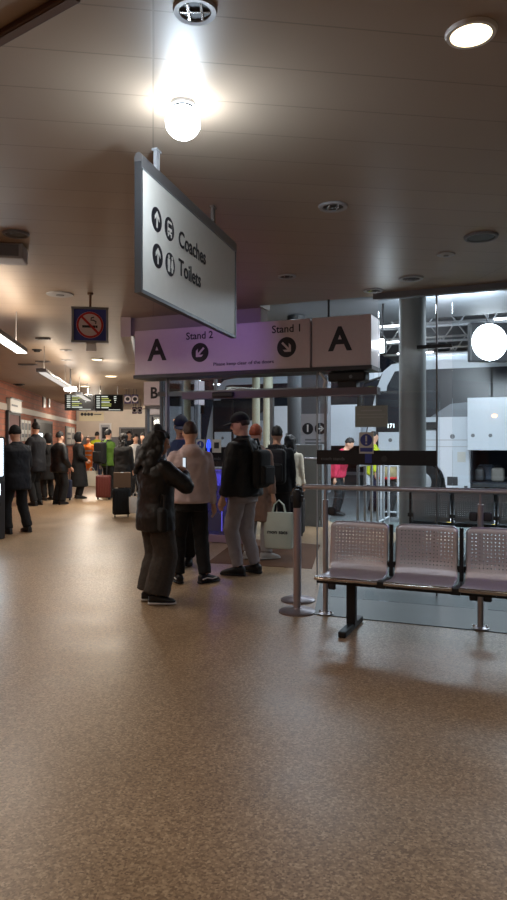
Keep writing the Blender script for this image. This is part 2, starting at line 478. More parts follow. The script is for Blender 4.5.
ftxt('lettering', 'A', 157, 351, .34, .03)
ftxt('lettering', 'A', 340, 340, .34, .03)
ftxt('lettering', 'Stand 2', 199.5, 335.8, .115)
ftxt('lettering', 'Stand 1', 286.8, 329, .115)
ftxt('lettering', 'Please keep clear of the doors', 243, 363, .052, .01, 1.14)
def arrow(mb, c, r, a, y, mi=0):
    pts = [(-.10, -.62), (.10, -.62), (.10, .22), (.42, -.10), (.42, .20), (0, .62), (-.42, .20), (-.42, -.10), (-.10, .22)]
    ca, sa = math.cos(a), math.sin(a)
    P = [(c[0] + r * (x * ca - z * sa), c[1] + r * (x * sa + z * ca)) for x, z in pts]
    mb.prism([P[0], P[1], P[2], P[8]], y - .0015, y, mi)
    mb.prism([P[2], P[3], P[4], P[5]], y - .0015, y, mi)
    mb.prism([P[8], P[2], P[5]], y - .0015, y, mi)
    mb.prism([P[5], P[6], P[7], P[8]], y - .0015, y, mi)
def disc(mb, c, r, y, mi=0, n=32, t=.003):
    mb.prism([(c[0] + r * math.cos(2 * PI * k / n), c[1] + r * math.sin(2 * PI * k / n)) for k in range(n)], y - t, y, mi)
for px, py, a in ((200, 352.5, math.radians(135)), (286.6, 347.2, math.radians(-135))):
    c = hit(px, py, A0, U)
    mb = MB(); disc(mb, c, .108, 0)
    o = obj('arrow_disc', mb, M_INK, fs)
    mb = MB(); arrow(mb, c, .115, a, -.003)
    obj('arrow', mb, M_FASC, o)
# door header and automatic opener under the fascia
dr = sroot('door_5', A0, U, 'stand A portal doors and header under the fascia', 'door')
s0, z0 = hit(184, 390, A0, U); s1, _ = hit(372, 384, A0, U)
HZ = 2.055
obj('header', MB().box(((s0 + FW) / 2, .12, HZ), (FW - s0 + .1, .16, .075)), mat('header_grey', sr(104, 94, 104), .5), dr)
sa, _ = hit(326, 380, A0, U); sb, _ = hit(364, 380, A0, U)
sc = (sa + sb) / 2
sens = obj('door_opener', MB().rbox((sc, .15, 2.21), (sb - sa, .2, .10), .02, 2).box((sc, .15, 2.135), (.2, .14, .08)), M_BLACK, dr)
mb = MB(); disc(mb, (sc + .05, 2.205), .018, .045); obj('sensor_lens', mb, M_GREY, sens)
obj('sensor_bracket', MB().tube([(sa - .06, .12, 2.10), (sa - .04, .12, 2.18), (sa - .1, .1, 2.27)], .018), M_WHITE, dr)
sl, _ = hit(222, 388, A0, U)
obj('sensor_bar', MB().rbox((sl, .03, HZ), (.26, .06, .06), .012, 2), M_BLACK, dr)
for s in (.36, hit(313.6, 440, A0, U)[0]):
    obj('glass_edge', MB().box((s, .12, 1.15), (.012, .016, 2.28)), M_LGREY, dr)
# transom glass over the header, side glass to the right with the black band
s_open = hit(313.6, 440, A0, U)[0]
w1 = sroot('window_1', A0, U, 'glass transom between header and fascia of stand A', 'window')
obj('pane', MB().box(((FW + .36) / 2, .12, 2.2), (FW - .36, .012, .2)), M_GLASS, w1)
w2 = sroot('window_2', A0, U, 'tall glass screen with black band right of the stand A door', 'window')
s_edge = hit(435, 400, A0, U)[0]
obj('pane', MB().box(((s_open + s_edge) / 2 + .03, .12, 1.03), (s_edge - s_open, .012, 2.0)), M_GLASS, w2)
obj('upper_pane', MB().box(((FW + s_edge) / 2 + .02, .12, 2.54), (s_edge - FW - .06, .012, 1.0)), M_GLASS, w2)
obj('edge_trim', MB().box((s_edge, .12, 1.52), (.014, .03, 3.04)), M_GREY, w2)
obj('clip', MB().box((s_edge - .02, .1, hit(435, 345, A0, U)[1]), (.34, .03, .035)), M_BLACK, w2)
zb0, zb1 = hit(375, 465.5, A0, U)[1], hit(375, 450.5, A0, U)[1]
bd = obj('black_band', MB().box(((s_open + s_edge) / 2 + .0, .108, (zb0 + zb1) / 2), (s_edge - s_open, .008, zb1 - zb0)), M_BLACKBAND, w2)
mb = MB(); c = hit(382, 459, A0, U); disc(mb, c, .03, .103); obj('band_sticker', mb, M_DKGREY, bd)
c = hit(366, 458, A0, U); obj('band_sticker', MB().box((c[0], .1025, c[1]), (.07, .003, .11)), M_BLUE, bd)
a, z = hit(330, 459, A0, U)
text('band_lettering', 'coach stands', .05, M_GREY, bd, (a, .1, z), 0)
w3 = sroot('window_3', A0, U, 'wide glass screen continuing right beyond the tall pane', 'window')
obj('pane', MB().box((s_edge + 2.4, .12, 1.52), (4.5, .012, 3.04)), M_GLASS, w3)
obj('head_rail', MB().box((FW + 3.2, .12, 3.02), (6.4, .08, .06)), M_GREY, w3)
# notices on the glass
def notice(label, px, py, wd, hg, deco, y=.1, base=None, m=None):
    a, z = hit(px, py, A0, U)
    t = thing('notice', label, 'notice', (A0.x + U.x * a + N.x * y, A0.y + U.y * a + N.y * y, z), U)
    obj('sheet', MB().box((0, 0, 0), (wd, .004, hg)), m or M_SIGN, t)
    deco(t)
    return t
def d_lines(t):
    obj('print', MB().box((0, -.003, .06), (.22, .002, .012)).box((0, -.003, .02), (.3, .002, .008)).box((0, -.003, -.01), (.26, .002, .008)), M_LGREY, t)
notice('pale paper notice taped on the glass under the door opener', 369, 416, .34, .22, d_lines, m=mat('paper_grey', sr(150, 156, 150), .7))
def d_warn(t):
    mb = MB(); disc(mb, (0, .03), .062, -.003); obj('disc', mb, M_BLUE, t)
    obj('mark', MB().box((0, -.0075, .045), (.018, .002, .06)).box((0, -.0075, -.005), (.018, .002, .018)), M_SIGN, t)
    obj('strip', MB().box((0, -.003, -.07), (.13, .002, .04)), M_BLUE, t)
notice('small blue and white exclamation notice on glass above the black band', 364, 443, .15, .22, d_warn)

# ------------------------------------------------------------------ lobby of stand A
lb = sroot('window_4', A1 + N * .14, CD, 'glass side wall of the stand A lobby', 'window')
obj('pane', MB().box((1.42, -.02, 1.14), (2.8, .012, 2.28)).box((1.6, -.02, 2.66), (2.4, .012, .76)), M_GLASSB, lb)
obj('mullion', MB().box((.0, -.02, 1.14), (.012, .016, 2.28)).box((2.85, -.02, 1.52), (.016, .016, 3.04)).box((1.45, -.02, .03), (2.8, .03, .05)), M_GREY, lb)
bk = sroot('window_5', LOB, U, 'glazed rear screen of the stand A lobby with a dark header', 'window')
BW = hit(327, 440, LOB, U)[0]
obj('pane', MB().box((1.02, .02, 1.2), (1.75, .012, 2.1)).box((BW / 2, .02, 2.65), (BW, .012, .7)), M_GLASSB, bk)
obj('frame', MB().box((BW / 2, 0, 2.27), (BW, .08, .07)).box((.03, 0, 1.5), (.02, .02, 3.0)).box((1.92, 0, 1.15), (.05, .06, 2.3)).box((1.0, 0, 2.62), (.04, .05, .7)).box((BW - .02, 0, 1.15), (.03, .05, 2.3)), M_GREY, bk)
lx0, _ = hit(190, 455, LOB, U); lx1, lz = hit(232, 457, LOB, U)
obj('black_band', MB().box((1.02, -.012, 1.33), (1.75, .008, .2)), M_BLACKBAND, bk)
text('band_lettering', 'stands', .07, M_GREY, bk, (hit(216, 459, LOB, U)[0], -.018, 1.27), 0)
# violet-lit glass case behind the hoodie
p = ground(222, 541)
vc = thing('display_case', 'tall clear case glowing violet behind the queue by the lobby glass', 'case', (p.x, p.y - .08, .004), U)
cw, cdp, chh = .84, .26, 1.12
obj('base', MB().rbox((0, 0, .06), (cw, cdp, .12), .01, 2), mat('case_base', sr(190, 160, 176), .5), vc)
obj('glazing', MB().box((0, -cdp / 2 + .01, .62), (cw - .04, .006, 1.0)).box((-cw / 2 + .01, 0, .62), (.006, cdp - .04, 1.0)).box((cw / 2 - .01, 0, .62), (.006, cdp - .04, 1.0)), glassm('case_acrylic', (.80, .80, 1, 1), haze=.10), vc)
obj('back_panel', MB().box((0, cdp / 2 - .012, .62), (cw - .04, .01, 1.0)), mat('case_back', sr(150, 150, 190), .5), vc)
obj('light_strip', MB().box((0, 0, 1.09), (cw - .1, .1, .012)).box((cw / 2 - .04, -.08, .62), (.012, .012, .9)).box((.04, -.08, .62), (.012, .012, .9)), M_PURPLE, vc)
obj('top', MB().rbox((0, 0, 1.115), (cw, cdp, .035), .008, 2), M_LGREY, vc)
obj('shelf', MB().box((0, 0, .86), (cw - .06, cdp - .05, .012)).box((0, 0, .45), (cw - .06, cdp - .05, .012)), glassm('shelf_acrylic', (.8, .85, 1, 1), haze=.2), vc)
lp = Vector((p.x, p.y - .08, 0)); lz = Vector((lp.x - N.x * .02, lp.y - N.y * .02, 1.05))
light('case_light', 'AREA', lz, 2.5, (.35, .25, 1), (lz.x, lz.y, 0), size=.7, size_y=.15)
for px, lab in ((201.5, 'blue exclamation notice on the lobby glass'), (217.5, 'white notice with a dark square beside the blue figure on lobby glass')):
    a, z = hit(px, 446, LOB, U)
    t = thing('notice', lab, 'notice', (LOB.x + U.x * a - N.x * .03, LOB.y + U.y * a - N.y * .03, z), U)
    obj('sheet', MB().box((0, 0, 0), (.15, .006, .2)), M_SIGN, t)
    if px < 210:
        mb = MB(); disc(mb, (0, .02), .06, -.004); disc(mb, (0, -.02), .0, 0) if False else None
        obj('disc', mb, M_BLUE, t)
        obj('mark', MB().box((0, -.009, .03), (.018, .002, .06)).box((0, -.009, -.02), (.018, .002, .018)), M_SIGN, t)
    else:
        obj('print', MB().box((0, -.005, .01), (.08, .003, .09)), M_DKGREY, t)
a, z = hit(209.5, 446, LOB, U)
t = thing('notice', 'glowing blue standing figure notice on the lobby glass', 'notice', (LOB.x + U.x * a - N.x * .03, LOB.y + U.y * a - N.y * .03, z), U)
mb = MB(); disc(mb, (0, .075), .022, 0); mb.box((0, -.002, .01), (.06, .004, .09)).box((0, -.002, -.07), (.034, .004, .08))
obj('figure', mb, M_BLUEV, t)
p = LOB + U * 1.5 - N * 1.3
t = thing('ceiling_light', 'added unseen round lamp over the inside of the stand A lobby', 'ceiling light', (p.x, p.y, 3.9))
obj('trim_ring', MB().lathe([(.12, .099), (.12, .08), (.14, .08), (.15, .099)], n=24), M_WHITE, t, True)
obj('diffuser', MB().lathe([(.12, .095), (.12, .085), (.05, .082)], n=24), M_TUBE, t)
light('added_lobby_light', 'AREA', (p.x, p.y, 3.95), 24, (1, .95, .9), (p.x, p.y, 0), size=.25)  # lamp and fitting added out of view to brighten the lobby
# entrance mat with a wooden edging
mp_ = [ground(207, 563), ground(312, 569), ground(320, 545), ground(240, 538)]
mo = obj('entrance_mat', MB().slab([tuple(q) for q in mp_], .001, .0036), M_MAT)
tag(mo, 'dark brown entrance mat on the floor of the lobby', 'mat')

# glass links and the further stands
def portal(name_n, P, nm, letter_px, label, width=1.3):
    f = thing('fascia_sign', label, 'sign', (P.x, P.y, 0), U)
    obj('panel', MB().rbox((width / 2, .2, 2.57), (width, .4, .52), .008, 2), M_FASC, f)
    text('lettering', nm, .34, M_INK, f, (.26, -.003, 2.57), .03)
    mb = MB(); disc(mb, (.62, 2.57), .10, 0); o = obj('arrow_disc', mb, M_INK, f)
    mb = MB(); arrow(mb, (.62, 2.57), .1, 0, -.003); obj('arrow', mb, M_FASC, o)
    g = sroot('window_%d' % name_n, P, U, 'glazed front of the stand %s lobby' % nm, 'window')
    obj('pane', MB().box((width / 2, .1, 1.15), (width, .012, 2.2)), M_GLASSB, g)
    obj('frame', MB().box((.03, .1, 1.15), (.06, .1, 2.3)).box((width, .1, 1.15), (.06, .1, 2.3)).box((width / 2, .1, 2.27), (width, .1, .06)).box((width / 2, .1, 1.15), (.05, .08, 2.3)), M_GREY, g)
portal(6, B0, 'B', 153, 'white stand B fascia sign beyond the stand A lobby')
portal(7, C0, 'C', 156, 'white stand C fascia sign furthest down the hall', 1.3)
for k, (P, Q, lab) in enumerate(((LOB + N * .1, B0 + U * 1.28 + N * .1, 'glass link wall between stands A and B'), (B0 + CD * 1.0 + U * .5, C0 + U * 1.28 + N * .1, 'glass link wall between stands B and C'), (C0 + CD * .8 + U * .5, Vector((ENDX - .4, END)), 'glass link wall beyond stand C'))):
    L_ = (Q - P).length; D_ = (Q - P).normalized()
    g = sroot('window_%d' % (8 + k), P, D_, lab, 'window')
    obj('pane', MB().box((L_ / 2, 0, 1.52), (L_, .012, 3.04)), M_GLASSB, g)
    mb = MB()
    n = max(2, int(L_ / 1.6))
    for i in range(n + 1):
        mb.box((L_ * i / n, 0, 1.52), (.03, .05, 3.04))
    mb.box((L_ / 2, 0, .9), (L_, .05, .05)).box((L_ / 2, 0, .05), (L_, .06, .1))
    obj('mullion', mb, M_GREY, g)

# ------------------------------------------------------------------ hanging direction sign
S0 = Vector((-.546, 3.30)); S1 = Vector((-.1235, 4.80)); SD = (S1 - S0).normalized(); SL = (S1 - S0).length
hs = thing('hanging_sign', 'white hanging sign reading Coaches and Toilets with arrows', 'sign', (S0.x, S0.y, 0), SD)
SZ0, SZ1 = 2.268, 2.905
obj('panel', MB().box((SL / 2, .0185, (SZ0 + SZ1) / 2), (SL - .03, .031, SZ1 - SZ0 - .03)), M_SIGN, hs)
obj('frame', MB().box((.008, .016, (SZ0 + SZ1) / 2), (.018, .036, SZ1 - SZ0)).box((SL - .008, .016, (SZ0 + SZ1) / 2), (.018, .036, SZ1 - SZ0)).box((SL / 2, .016, SZ0 + .008), (SL, .036, .018)), mat('frame_dark', sr(92, 94, 98), .4, metal=.6), hs)
mb = MB()
prof = [(.034, -.03), (.036, .02), (.028, .04), (.01, .046), (-.004, .03), (-.006, -.03)]
mb.add([(0, .0 + a, SZ1 + b) for a, b in prof] + [(SL, a, SZ1 + b) for a, b in prof], [tuple(range(6)), tuple(range(6, 12))[::-1]] + [(i, (i + 1) % 6, 6 + (i + 1) % 6, 6 + i) for i in range(6)])
obj('top_rail', mb, M_ALU, hs)
for s in (.22, SL - .45):
    obj('hanger', MB().box((s, .015, (SZ1 + CEIL) / 2 + .02), (.04, .018, CEIL - SZ1 - .04)).box((s, .015, CEIL - .006), (.06, .03, .01)), M_LGREY if s < .5 else M_CEIL2, hs)
def hp(px, py):
    return hit(px, py, S0, SD)
for px, py, wrd in ((192.5, 247, 'Coaches'), (189.5, 274.5, 'Toilets')):
    a, z = hp(178.5, {'Coaches': 238.2, 'Toilets': 267}[wrd])
    text('lettering', wrd, .128, M_INK, hs, (a, -.001, z), .012, 'LEFT', 1.0)
R_ = .062
for px, py in ((157, 219.5), (158, 256)):
    c = hp(px, py); mb = MB(); disc(mb, c, R_, .003); o = obj('arrow_disc', mb, M_INK, hs)
    mb = MB(); arrow(mb, c, R_ * 1.1, 0, 0); obj('arrow', mb, M_SIGN, o)
c = hp(169.7, 229); mb = MB(); disc(mb, c, R_, .003); o = obj('coach_disc', mb, M_INK, hs)
mb = MB()
mb.prism([(c[0] - .028, c[1] - .03), (c[0] + .028, c[1] - .03), (c[0] + .03, c[1] + .03), (c[0] + .022, c[1] + .04), (c[0] - .022, c[1] + .04), (c[0] - .03, c[1] + .03)], -.0015, 0)
mb.box((c[0] - .02, -.001, c[1] - .037), (.01, .002, .012)).box((c[0] + .02, -.001, c[1] - .037), (.01, .002, .012))
bus = obj('coach_symbol', mb, M_SIGN, o)
obj('symbol_window', MB().box((c[0], -.0025, c[1] + .014), (.044, .002, .022)).box((c[0] - .017, -.0025, c[1] - .018), (.01, .002, .008)).box((c[0] + .017, -.0025, c[1] - .018), (.01, .002, .008)), M_INK, bus)
c = hp(170.5, 264.5); mb = MB(); disc(mb, c, R_, .003); o = obj('toilet_disc', mb, M_INK, hs)
mb = MB()
for sx in (-.023, .023):
    disc(mb, (c[0] + sx, c[1] + .037), .010, 0, t=.0015)
    if sx < 0:
        mb.box((c[0] + sx, -.001, c[1] + .008), (.03, .002, .034)).box((c[0] + sx - .007, -.001, c[1] - .026), (.011, .002, .034)).box((c[0] + sx + .007, -.001, c[1] - .026), (.011, .002, .034))
    else:
        mb.prism([(c[0] + sx - .008, c[1] + .025), (c[0] + sx + .008, c[1] + .025), (c[0] + sx + .019, c[1] - .018), (c[0] + sx - .019, c[1] - .018)], -.002, 0)
        mb.box((c[0] + sx - .005, -.001, c[1] - .03), (.008, .002, .026)).box((c[0] + sx + .005, -.001, c[1] - .03), (.008, .002, .026))
obj('toilet_symbol', mb, M_SIGN, o)

# ------------------------------------------------------------------ no smoking sign
dn = 6.9
pn = at(90, 325, dn)
ns = thing('no_smoking_sign', 'square blue no smoking sign hanging from the ceiling', 'sign', (pn.x, pn.y, 0), (.985, .17))
hw = .17
obj('panel', MB().rbox((0, .035, pn.z), (2 * hw, .07, 2 * hw), .008, 2), M_BLUE, ns)
obj('rim', MB().box((0, .03, pn.z + hw), (2 * hw + .03, .1, .022)).box((0, .03, pn.z - hw), (2 * hw + .03, .1, .022)).box((-hw, .03, pn.z), (.022, .1, 2 * hw)).box((hw, .03, pn.z), (.022, .1, 2 * hw)), M_ALU, ns)
mb = MB(); disc(mb, (0, pn.z), .135, 0); dk = obj('disc', mb, M_FASC, ns)
mb = MB(); n = 40
for k in range(n):
    a0, a1 = 2 * PI * k / n, 2 * PI * (k + 1) / n
    mb.prism([(r * math.cos(a), pn.z + r * math.sin(a)) for r, a in ((.112, a0), (.132, a0), (.132, a1), (.112, a1))], -.006, -.003)
ca = math.cos(math.radians(-45)); cr = .115 * ca
mb.prism([(-cr - .008, pn.z + cr - .008), (-cr + .008, pn.z + cr + .008), (cr + .008, pn.z - cr + .008), (cr - .008, pn.z - cr - .008)], -.0065, -.003)
obj('ban_ring', mb, M_RED, dk)
mb = MB().box((-.012, -.004, pn.z - .016), (.13, .002, .024)).box((.065, -.004, pn.z - .016), (.02, .002, .024))
mb.tube([(.055, -.004, pn.z + .01), (.06, -.004, pn.z + .035), (.03, -.004, pn.z + .05), (.01, -.004, pn.z + .045), (.012, -.004, pn.z + .072), (.04, -.004, pn.z + .08)], .006, 6)
obj('cigarette', mb, M_INK, dk)
obj('hanger', MB().tube([(0, .035, pn.z + hw), (0, .035, CEIL - .01)], .012, 8).lathe([(.03, CEIL - .02), (.03, CEIL)], (0, .035, 0), 12), mat('hanger_brown', sr(112, 80, 58), .5), ns)
obj('tag_card', MB().box((.01, .04, pn.z - hw - .05), (.1, .02, .08)), M_WHITE, ns)

# ------------------------------------------------------------------ ceiling fittings
def fit(name, label, cat, px, py, D, kind, group=None):
    p = ceilpt(px, py)
    t = thing(name, label, cat, (p.x, p.y, CEIL - .045), (1, 0), group=group)
    r = D / 2
    z = .045
    if kind == 'lit':
        obj('trim_ring', MB().lathe([(r * .9, z - .004), (r * .9, z - .014), (r * 1.06, z - .014), (r * 1.14, z - .001), (r * .9, z - .001)], n=32), M_WHITE, t, True)
        obj('diffuser', MB().lathe([(r * .9, z - .006), (r * .9, z - .012), (r * .4, z - .013)], n=32), M_WLIGHT, t)
    elif kind == 'dome':
        obj('trim_ring', MB().lathe([(r * .7, z - .001), (r * .7, z - .015), (r * .6, z - .018), (r * .6, z - .001)], n=32), M_LGREY, t, True)
        obj('diffuser', MB().ell((0, 0, z - .016 - r * .92), (r, r, r * .95), 28, 20), M_CLIGHT, t, True)  # bulging globe gives a flush downlight its round glow
    elif kind == 'off':
        obj('trim_ring', MB().lathe([(r * .72, z - .002), (r * .72, z - .012), (r * .95, z - .014), (r, z - .001)], n=28), M_LGREY, t, True)
        obj('lamp_well', MB().lathe([(r * .7, z - .003), (r * .68, z - .006), (r * .1, z - .0045)], n=24), M_DKGREY, t)
        obj('baffle', MB().box((0, 0, z - .009), (r * 1.36, .008, .008)).box((r * .3, 0, z - .009), (.008, r * 1.2, .008)).box((-r * .3, 0, z - .009), (.008, r * 1.2, .008)), M_CHROME, t)
    elif kind == 'speaker':
        obj('rim', MB().lathe([(r * .8, z - .001), (r * .8, z - .016), (r * .94, z - .018), (r, z - .001)], n=28), M_GREY, t, True)
        obj('grille', MB().lathe([(r * .8, z - .004), (r * .78, z - .012), (r * .1, z - .016)], n=24), M_DKGREY, t, True)
    elif kind == 'plate':
        obj('cover', MB().lathe([(r, z - .001), (r * .95, z - .01), (r * .2, z - .013)], n=24), M_LGREY, t, True)
        obj('centre_cap', MB().lathe([(r * .3, z - .012), (r * .28, z - .018), (r * .05, z - .02)], n=16), M_GREY, t, True)
    elif kind == 'small':
        obj('cover', MB().rbox((0, 0, z - .012), (D, D * .5, .02), .004, 2), M_GREY, t)
        obj('slot', MB().box((0, 0, z - .0235), (D * .7, D * .12, .003)), M_BLACK, t)
    elif kind == 'detector':
        obj('mount', MB().lathe([(r, z - .001), (r, z - .015), (r * .8, z - .017)], n=18), M_DKGREY, t, True)
        obj('detector_head', MB().lathe([(r * .7, z - .016), (r * .6, z - .04), (r * .2, z - .045)], n=18), M_BLACK, t, True)
    return p
p = fit('ceiling_light', 'glowing warm downlight at the upper right of the ceiling', 'ceiling light', 471, 32, .165, 'lit')
light('warm_down', 'SPOT', (p.x, p.y, CEIL - .04), 30, WARM, (p.x, p.y, 0), size=.07, cone=2.4, blend=.9)
p = fit('ceiling_light', 'brilliant white downlight with its glow shaped as a dome above the hanging Coaches sign', 'ceiling light', 183, 103, .155, 'dome')
light('dome_halo', 'POINT', (p.x, p.y, CEIL - .30), 9, (.68, .84, 1), size=.05)  # point light added below the dome for a halo on the ceiling
OFF = [(195, 9, .155, 'off', 'unlit grey downlight directly above the brilliant domed downlight'), (333, 206, .19, 'off', 'unlit downlight with bright baffle right of the hanging sign'),
       (287, 276, .17, 'off', 'unlit downlight over the Stand 1 half of the fascia'), (411, 278, .23, 'off', 'unlit downlight just in front of the grey column top'),
       (373, 290, .2, 'off', 'unlit downlight above the A end of the fascia')]
for px, py, D, k, lab in OFF:
    fit('ceiling_light', lab, 'ceiling light', px, py, D, k)
fit('ceiling_speaker', 'dark round speaker at the right of the ceiling', 'speaker', 481, 236, .25, 'speaker')
fit('ceiling_cover', 'small pale round cover plate below the dark speaker', 'cover plate', 446, 254, .145, 'plate')
fit('ceiling_cover', 'pale round cover plate near the no smoking sign', 'cover plate', 60, 294, .28, 'plate')
fit('ceiling_speaker', 'dark round speaker beside the ceiling box at left', 'speaker', 16, 233, .19, 'speaker')
for px, py, D, k, nm, lab in ((43, 338, .2, 'small', 'ceiling_vent', 'nearest small vent plate beyond the suspended luminaire'), (28, 364, .34, 'small', 'ceiling_vent', 'vent plate closest to the brick wall'),
                          (43, 361, .26, 'small', 'ceiling_vent', 'vent plate above the near end of the second luminaire'), (66, 350, .2, 'plate', 'ceiling_cover', 'dark round plate under the no smoking sign'),
                          (66, 360, .2, 'plate', 'ceiling_cover', 'further dark round plate beyond the no smoking sign'), (37, 349.5, .16, 'detector', 'smoke_detector', 'dark smoke detector between the two luminaires'),
                          (19, 384, .3, 'detector', 'ceiling_camera', 'dark camera dome near the top of the brick wall')):
    fit(nm, lab, nm.split('_')[1], px, py, D, k)
# box beside the left speaker
p = ceilpt(8, 246)
t = thing('ceiling_box', 'grey box fixed under the ceiling at the left edge', 'box', (p.x, p.y, 0), (CD.y, -CD.x))
obj('casing', MB().rbox((-.12, 0, CEIL - .06), (.5, .22, .12), .012, 2), M_LGREY, t)
obj('front_face', MB().box((-.12, -.113, CEIL - .06), (.44, .006, .085)), M_GREY, t)
# brown trunking across the top left corner
a, b = ceilpt(-40, 58), ceilpt(75, -8)
dd = (b - a)
t = thing('ceiling_trunking', 'brown cable trunking crossing the ceiling corner', 'trunking', (a.x, a.y, 0), dd.normalized())
obj('channel', MB().rbox((dd.length / 2, 0, CEIL - .012), (dd.length, .05, .022), .004, 2), mat('trunking_brown', sr(74, 52, 42), .5), t)
obj('lid', MB().box((dd.length / 2, 0, CEIL - .0245), (dd.length, .03, .003)), mat('trunking_lid', sr(88, 64, 52), .5), t)
# suspended luminaires
def lumin(label, pa, pb, lit, tm=None):
    d = (pb - pa); L_ = d.length
    t = thing('hanging_luminaire', label, 'luminaire', (pa.x, pa.y, 2.58), d.normalized(), group='linear luminaires')
    obj('housing', MB().rbox((L_ / 2, 0, .05), (L_, .15, .06), .01, 2), M_ALU, t)
    obj('tube', MB().box((L_ / 2, -.02, .014), (L_ - .1, .11, .012)), tm or M_TUBEW, t)
    for s in (.3, L_ - .3):
        obj('cable', MB().tube([(s, 0, .08), (s + .02, 0, CEIL - 2.585)], .006, 6), M_LGREY, t)
    c = (pa + pb) / 2
    l = light('luminaire_light', 'AREA', (c.x, c.y, 2.56), lit, NEUT, (c.x, c.y, 0), size=L_, size_y=.12)
    l.rotation_euler = (0, 0, ang(d))
    l2 = light('luminaire_uplight', 'AREA', (c.x, c.y, 2.68), lit * .5, (1, .80, .60), (c.x, c.y, 9), size=L_, size_y=.12)  # upward light added to warm the ceiling above
    l2.rotation_euler = (PI, 0, ang(d))
X1 = at(21, 358, 8.2); d_ = CD
e1 = Vector((X1.x, X1.y))
lumin('nearest suspended linear luminaire, cut by the left picture edge', e1 - CD * 2.4, e1, 22)
s2 = at(41, 372, 10.5); s2 = Vector((s2.x, s2.y))
lumin('second suspended linear luminaire towards the departure boards', s2, s2 + CD * 3.2, 20, emit('dim_tube', (1, .93, .85, 1), .7))
s3 = s2 + CD * 5.2
lumin('third suspended linear luminaire just before the departure boards', s3, s3 + CD * 2.6, 25, MATS.get('x') or bpy.data.materials['dim_tube'])
p = at(70.5, 389, 14.4)
t = thing('lamp_unit', 'bright lamp hanging by the first departure board', 'lamp', (p.x, p.y, 0))
obj('lamp_face', MB().rbox((0, 0, p.z), (.24, .16, .10), .03, 3), emit('far_lamp', (1, .97, .9, 1), 14), t)
obj('stem', MB().tube([(0, 0, p.z + .05), (0, 0, CEIL)], .014, 8), M_LGREY, t)
for px, py, lab in ((111, 376, 'bright white downlight before the second departure board'), (85, 386, 'warm far downlight above the first departure board'), (93, 399, 'far downlight behind the departure boards')):
    p = fit('ceiling_light', lab, 'ceiling light', px, py, .27, 'lit')
    light('far_down', 'AREA', (p.x, p.y, CEIL - .05), 60, (1, .88, .72), (p.x, p.y, 0), size=.3)
    light('far_side', 'POINT', (p.x, p.y, CEIL - .95), 20, (1, .86, .7), size=.15)

# ------------------------------------------------------------------ departure boards and small signs
def board(label, pxa, pxb, pya, pyb, d):
    p = at((pxa + pxb) / 2, pyb, d); wd = (pxb - pxa) / FOC * d; hg = (pyb - pya) / FOC * d
    t = thing('departure_board', label, 'departure board', (p.x, p.y, p.z), (.985, .17), group='departure boards')
    obj('casing', MB().rbox((0, .06, hg / 2), (wd, .12, hg), .012, 2), M_BLACK, t)
    obj('screen', MB().box((0, -.004, hg / 2), (wd - .05, .008, hg - .05)), M_BOARD, t)
    mb = MB(); random.seed(3 + int(pxa))
    for i in range(7):
        z = hg - .06 - i * (hg - .1) / 7
        mb.box((-wd * .36, -.009, z), (wd * .12, .002, .02), mi=0)
        l = wd * random.uniform(.18, .36)
        mb.box((-wd * .25 + l / 2, -.009, z), (l, .002, .024), mi=1 if i % 3 else 0)
        if i < 4:
            mb.box((wd * .22, -.009, z), (wd * random.uniform(.03, .1), .002, .02), mi=0)
    mb.box((wd * .2, -.009, .035), (wd * .4, .002, .014), mi=0)
    obj('rows', mb, [M_ROW1, M_ROW2], t)
    for s in (-wd * .3, wd * .3):
        obj('hanger', MB().tube([(s, .06, hg), (s, .06, CEIL - p.z)], .014, 6), M_LGREY, t)
board('left of the two black departure boards', 65, 93.5, 394, 410.5, 19)
board('right of the two black departure boards', 94.5, 123, 394.5, 411, 18.9)
def smallsign(label, px, py, wpx, hpx, d, m, deco):
    p = at(px, py, d); wd = wpx / FOC * d; hg = hpx / FOC * d
    t = thing('hanging_sign', label, 'sign', (p.x, p.y, p.z), (.985, .17))
    obj('panel', MB().rbox((0, .03, 0), (wd, .06, hg), .006, 2), m, t)
    obj('hanger', MB().tube([(-wd * .2, .03, hg / 2), (-wd * .2, .03, CEIL - p.z)], .01, 6).tube([(wd * .2, .03, hg / 2), (wd * .2, .03, CEIL - p.z)], .01, 6), M_GREY, t)
    deco(t, wd, hg)
    return t
def ring_deco(t, wd, hg):
    mb = MB(); disc(mb, (0, 0), hg * .36, 0, n=20); k = obj('disc', mb, M_FASC, t)
    mb = MB(); disc(mb, (0, 0), hg * .22, -.003, n=16, t=.002); obj('symbol', mb, M_INK, k)
M_PURP = mat('purple_sign', sr(66, 54, 92), .5)
smallsign('left of the pair of purple square signs beside the boards', 127.6, 399, 6.6, 9, 20, M_PURP, ring_deco)
smallsign('right of the pair of purple square signs beside the boards', 135, 399, 6.4, 9, 20, M_PURP, ring_deco)
smallsign('left of the smaller purple signs further down the hall', 134.5, 410.4, 4.6, 6.4, 25, M_PURP, ring_deco)
smallsign('right of the smaller purple signs further down the hall', 139.8, 410.4, 4.6, 6.4, 25, M_PURP, ring_deco)
def dots_deco(t, wd, hg):
    mb = MB()
    for i in range(4):
        disc(mb, (-wd * .38 + i * wd * .13, hg * .24), hg * .17, 0, n=18)
    obj('symbol_disc', mb, M_INK, t)
    obj('text_line', MB().box((wd * .25, -.002, hg * .24), (wd * .3, .004, hg * .1)), M_INK, t)
smallsign('cream hanging sign with four dark discs under the boards', 91.5, 416.5, 24, 9, 27, mat('cream_sign', sr(224, 214, 182), .5), dots_deco)

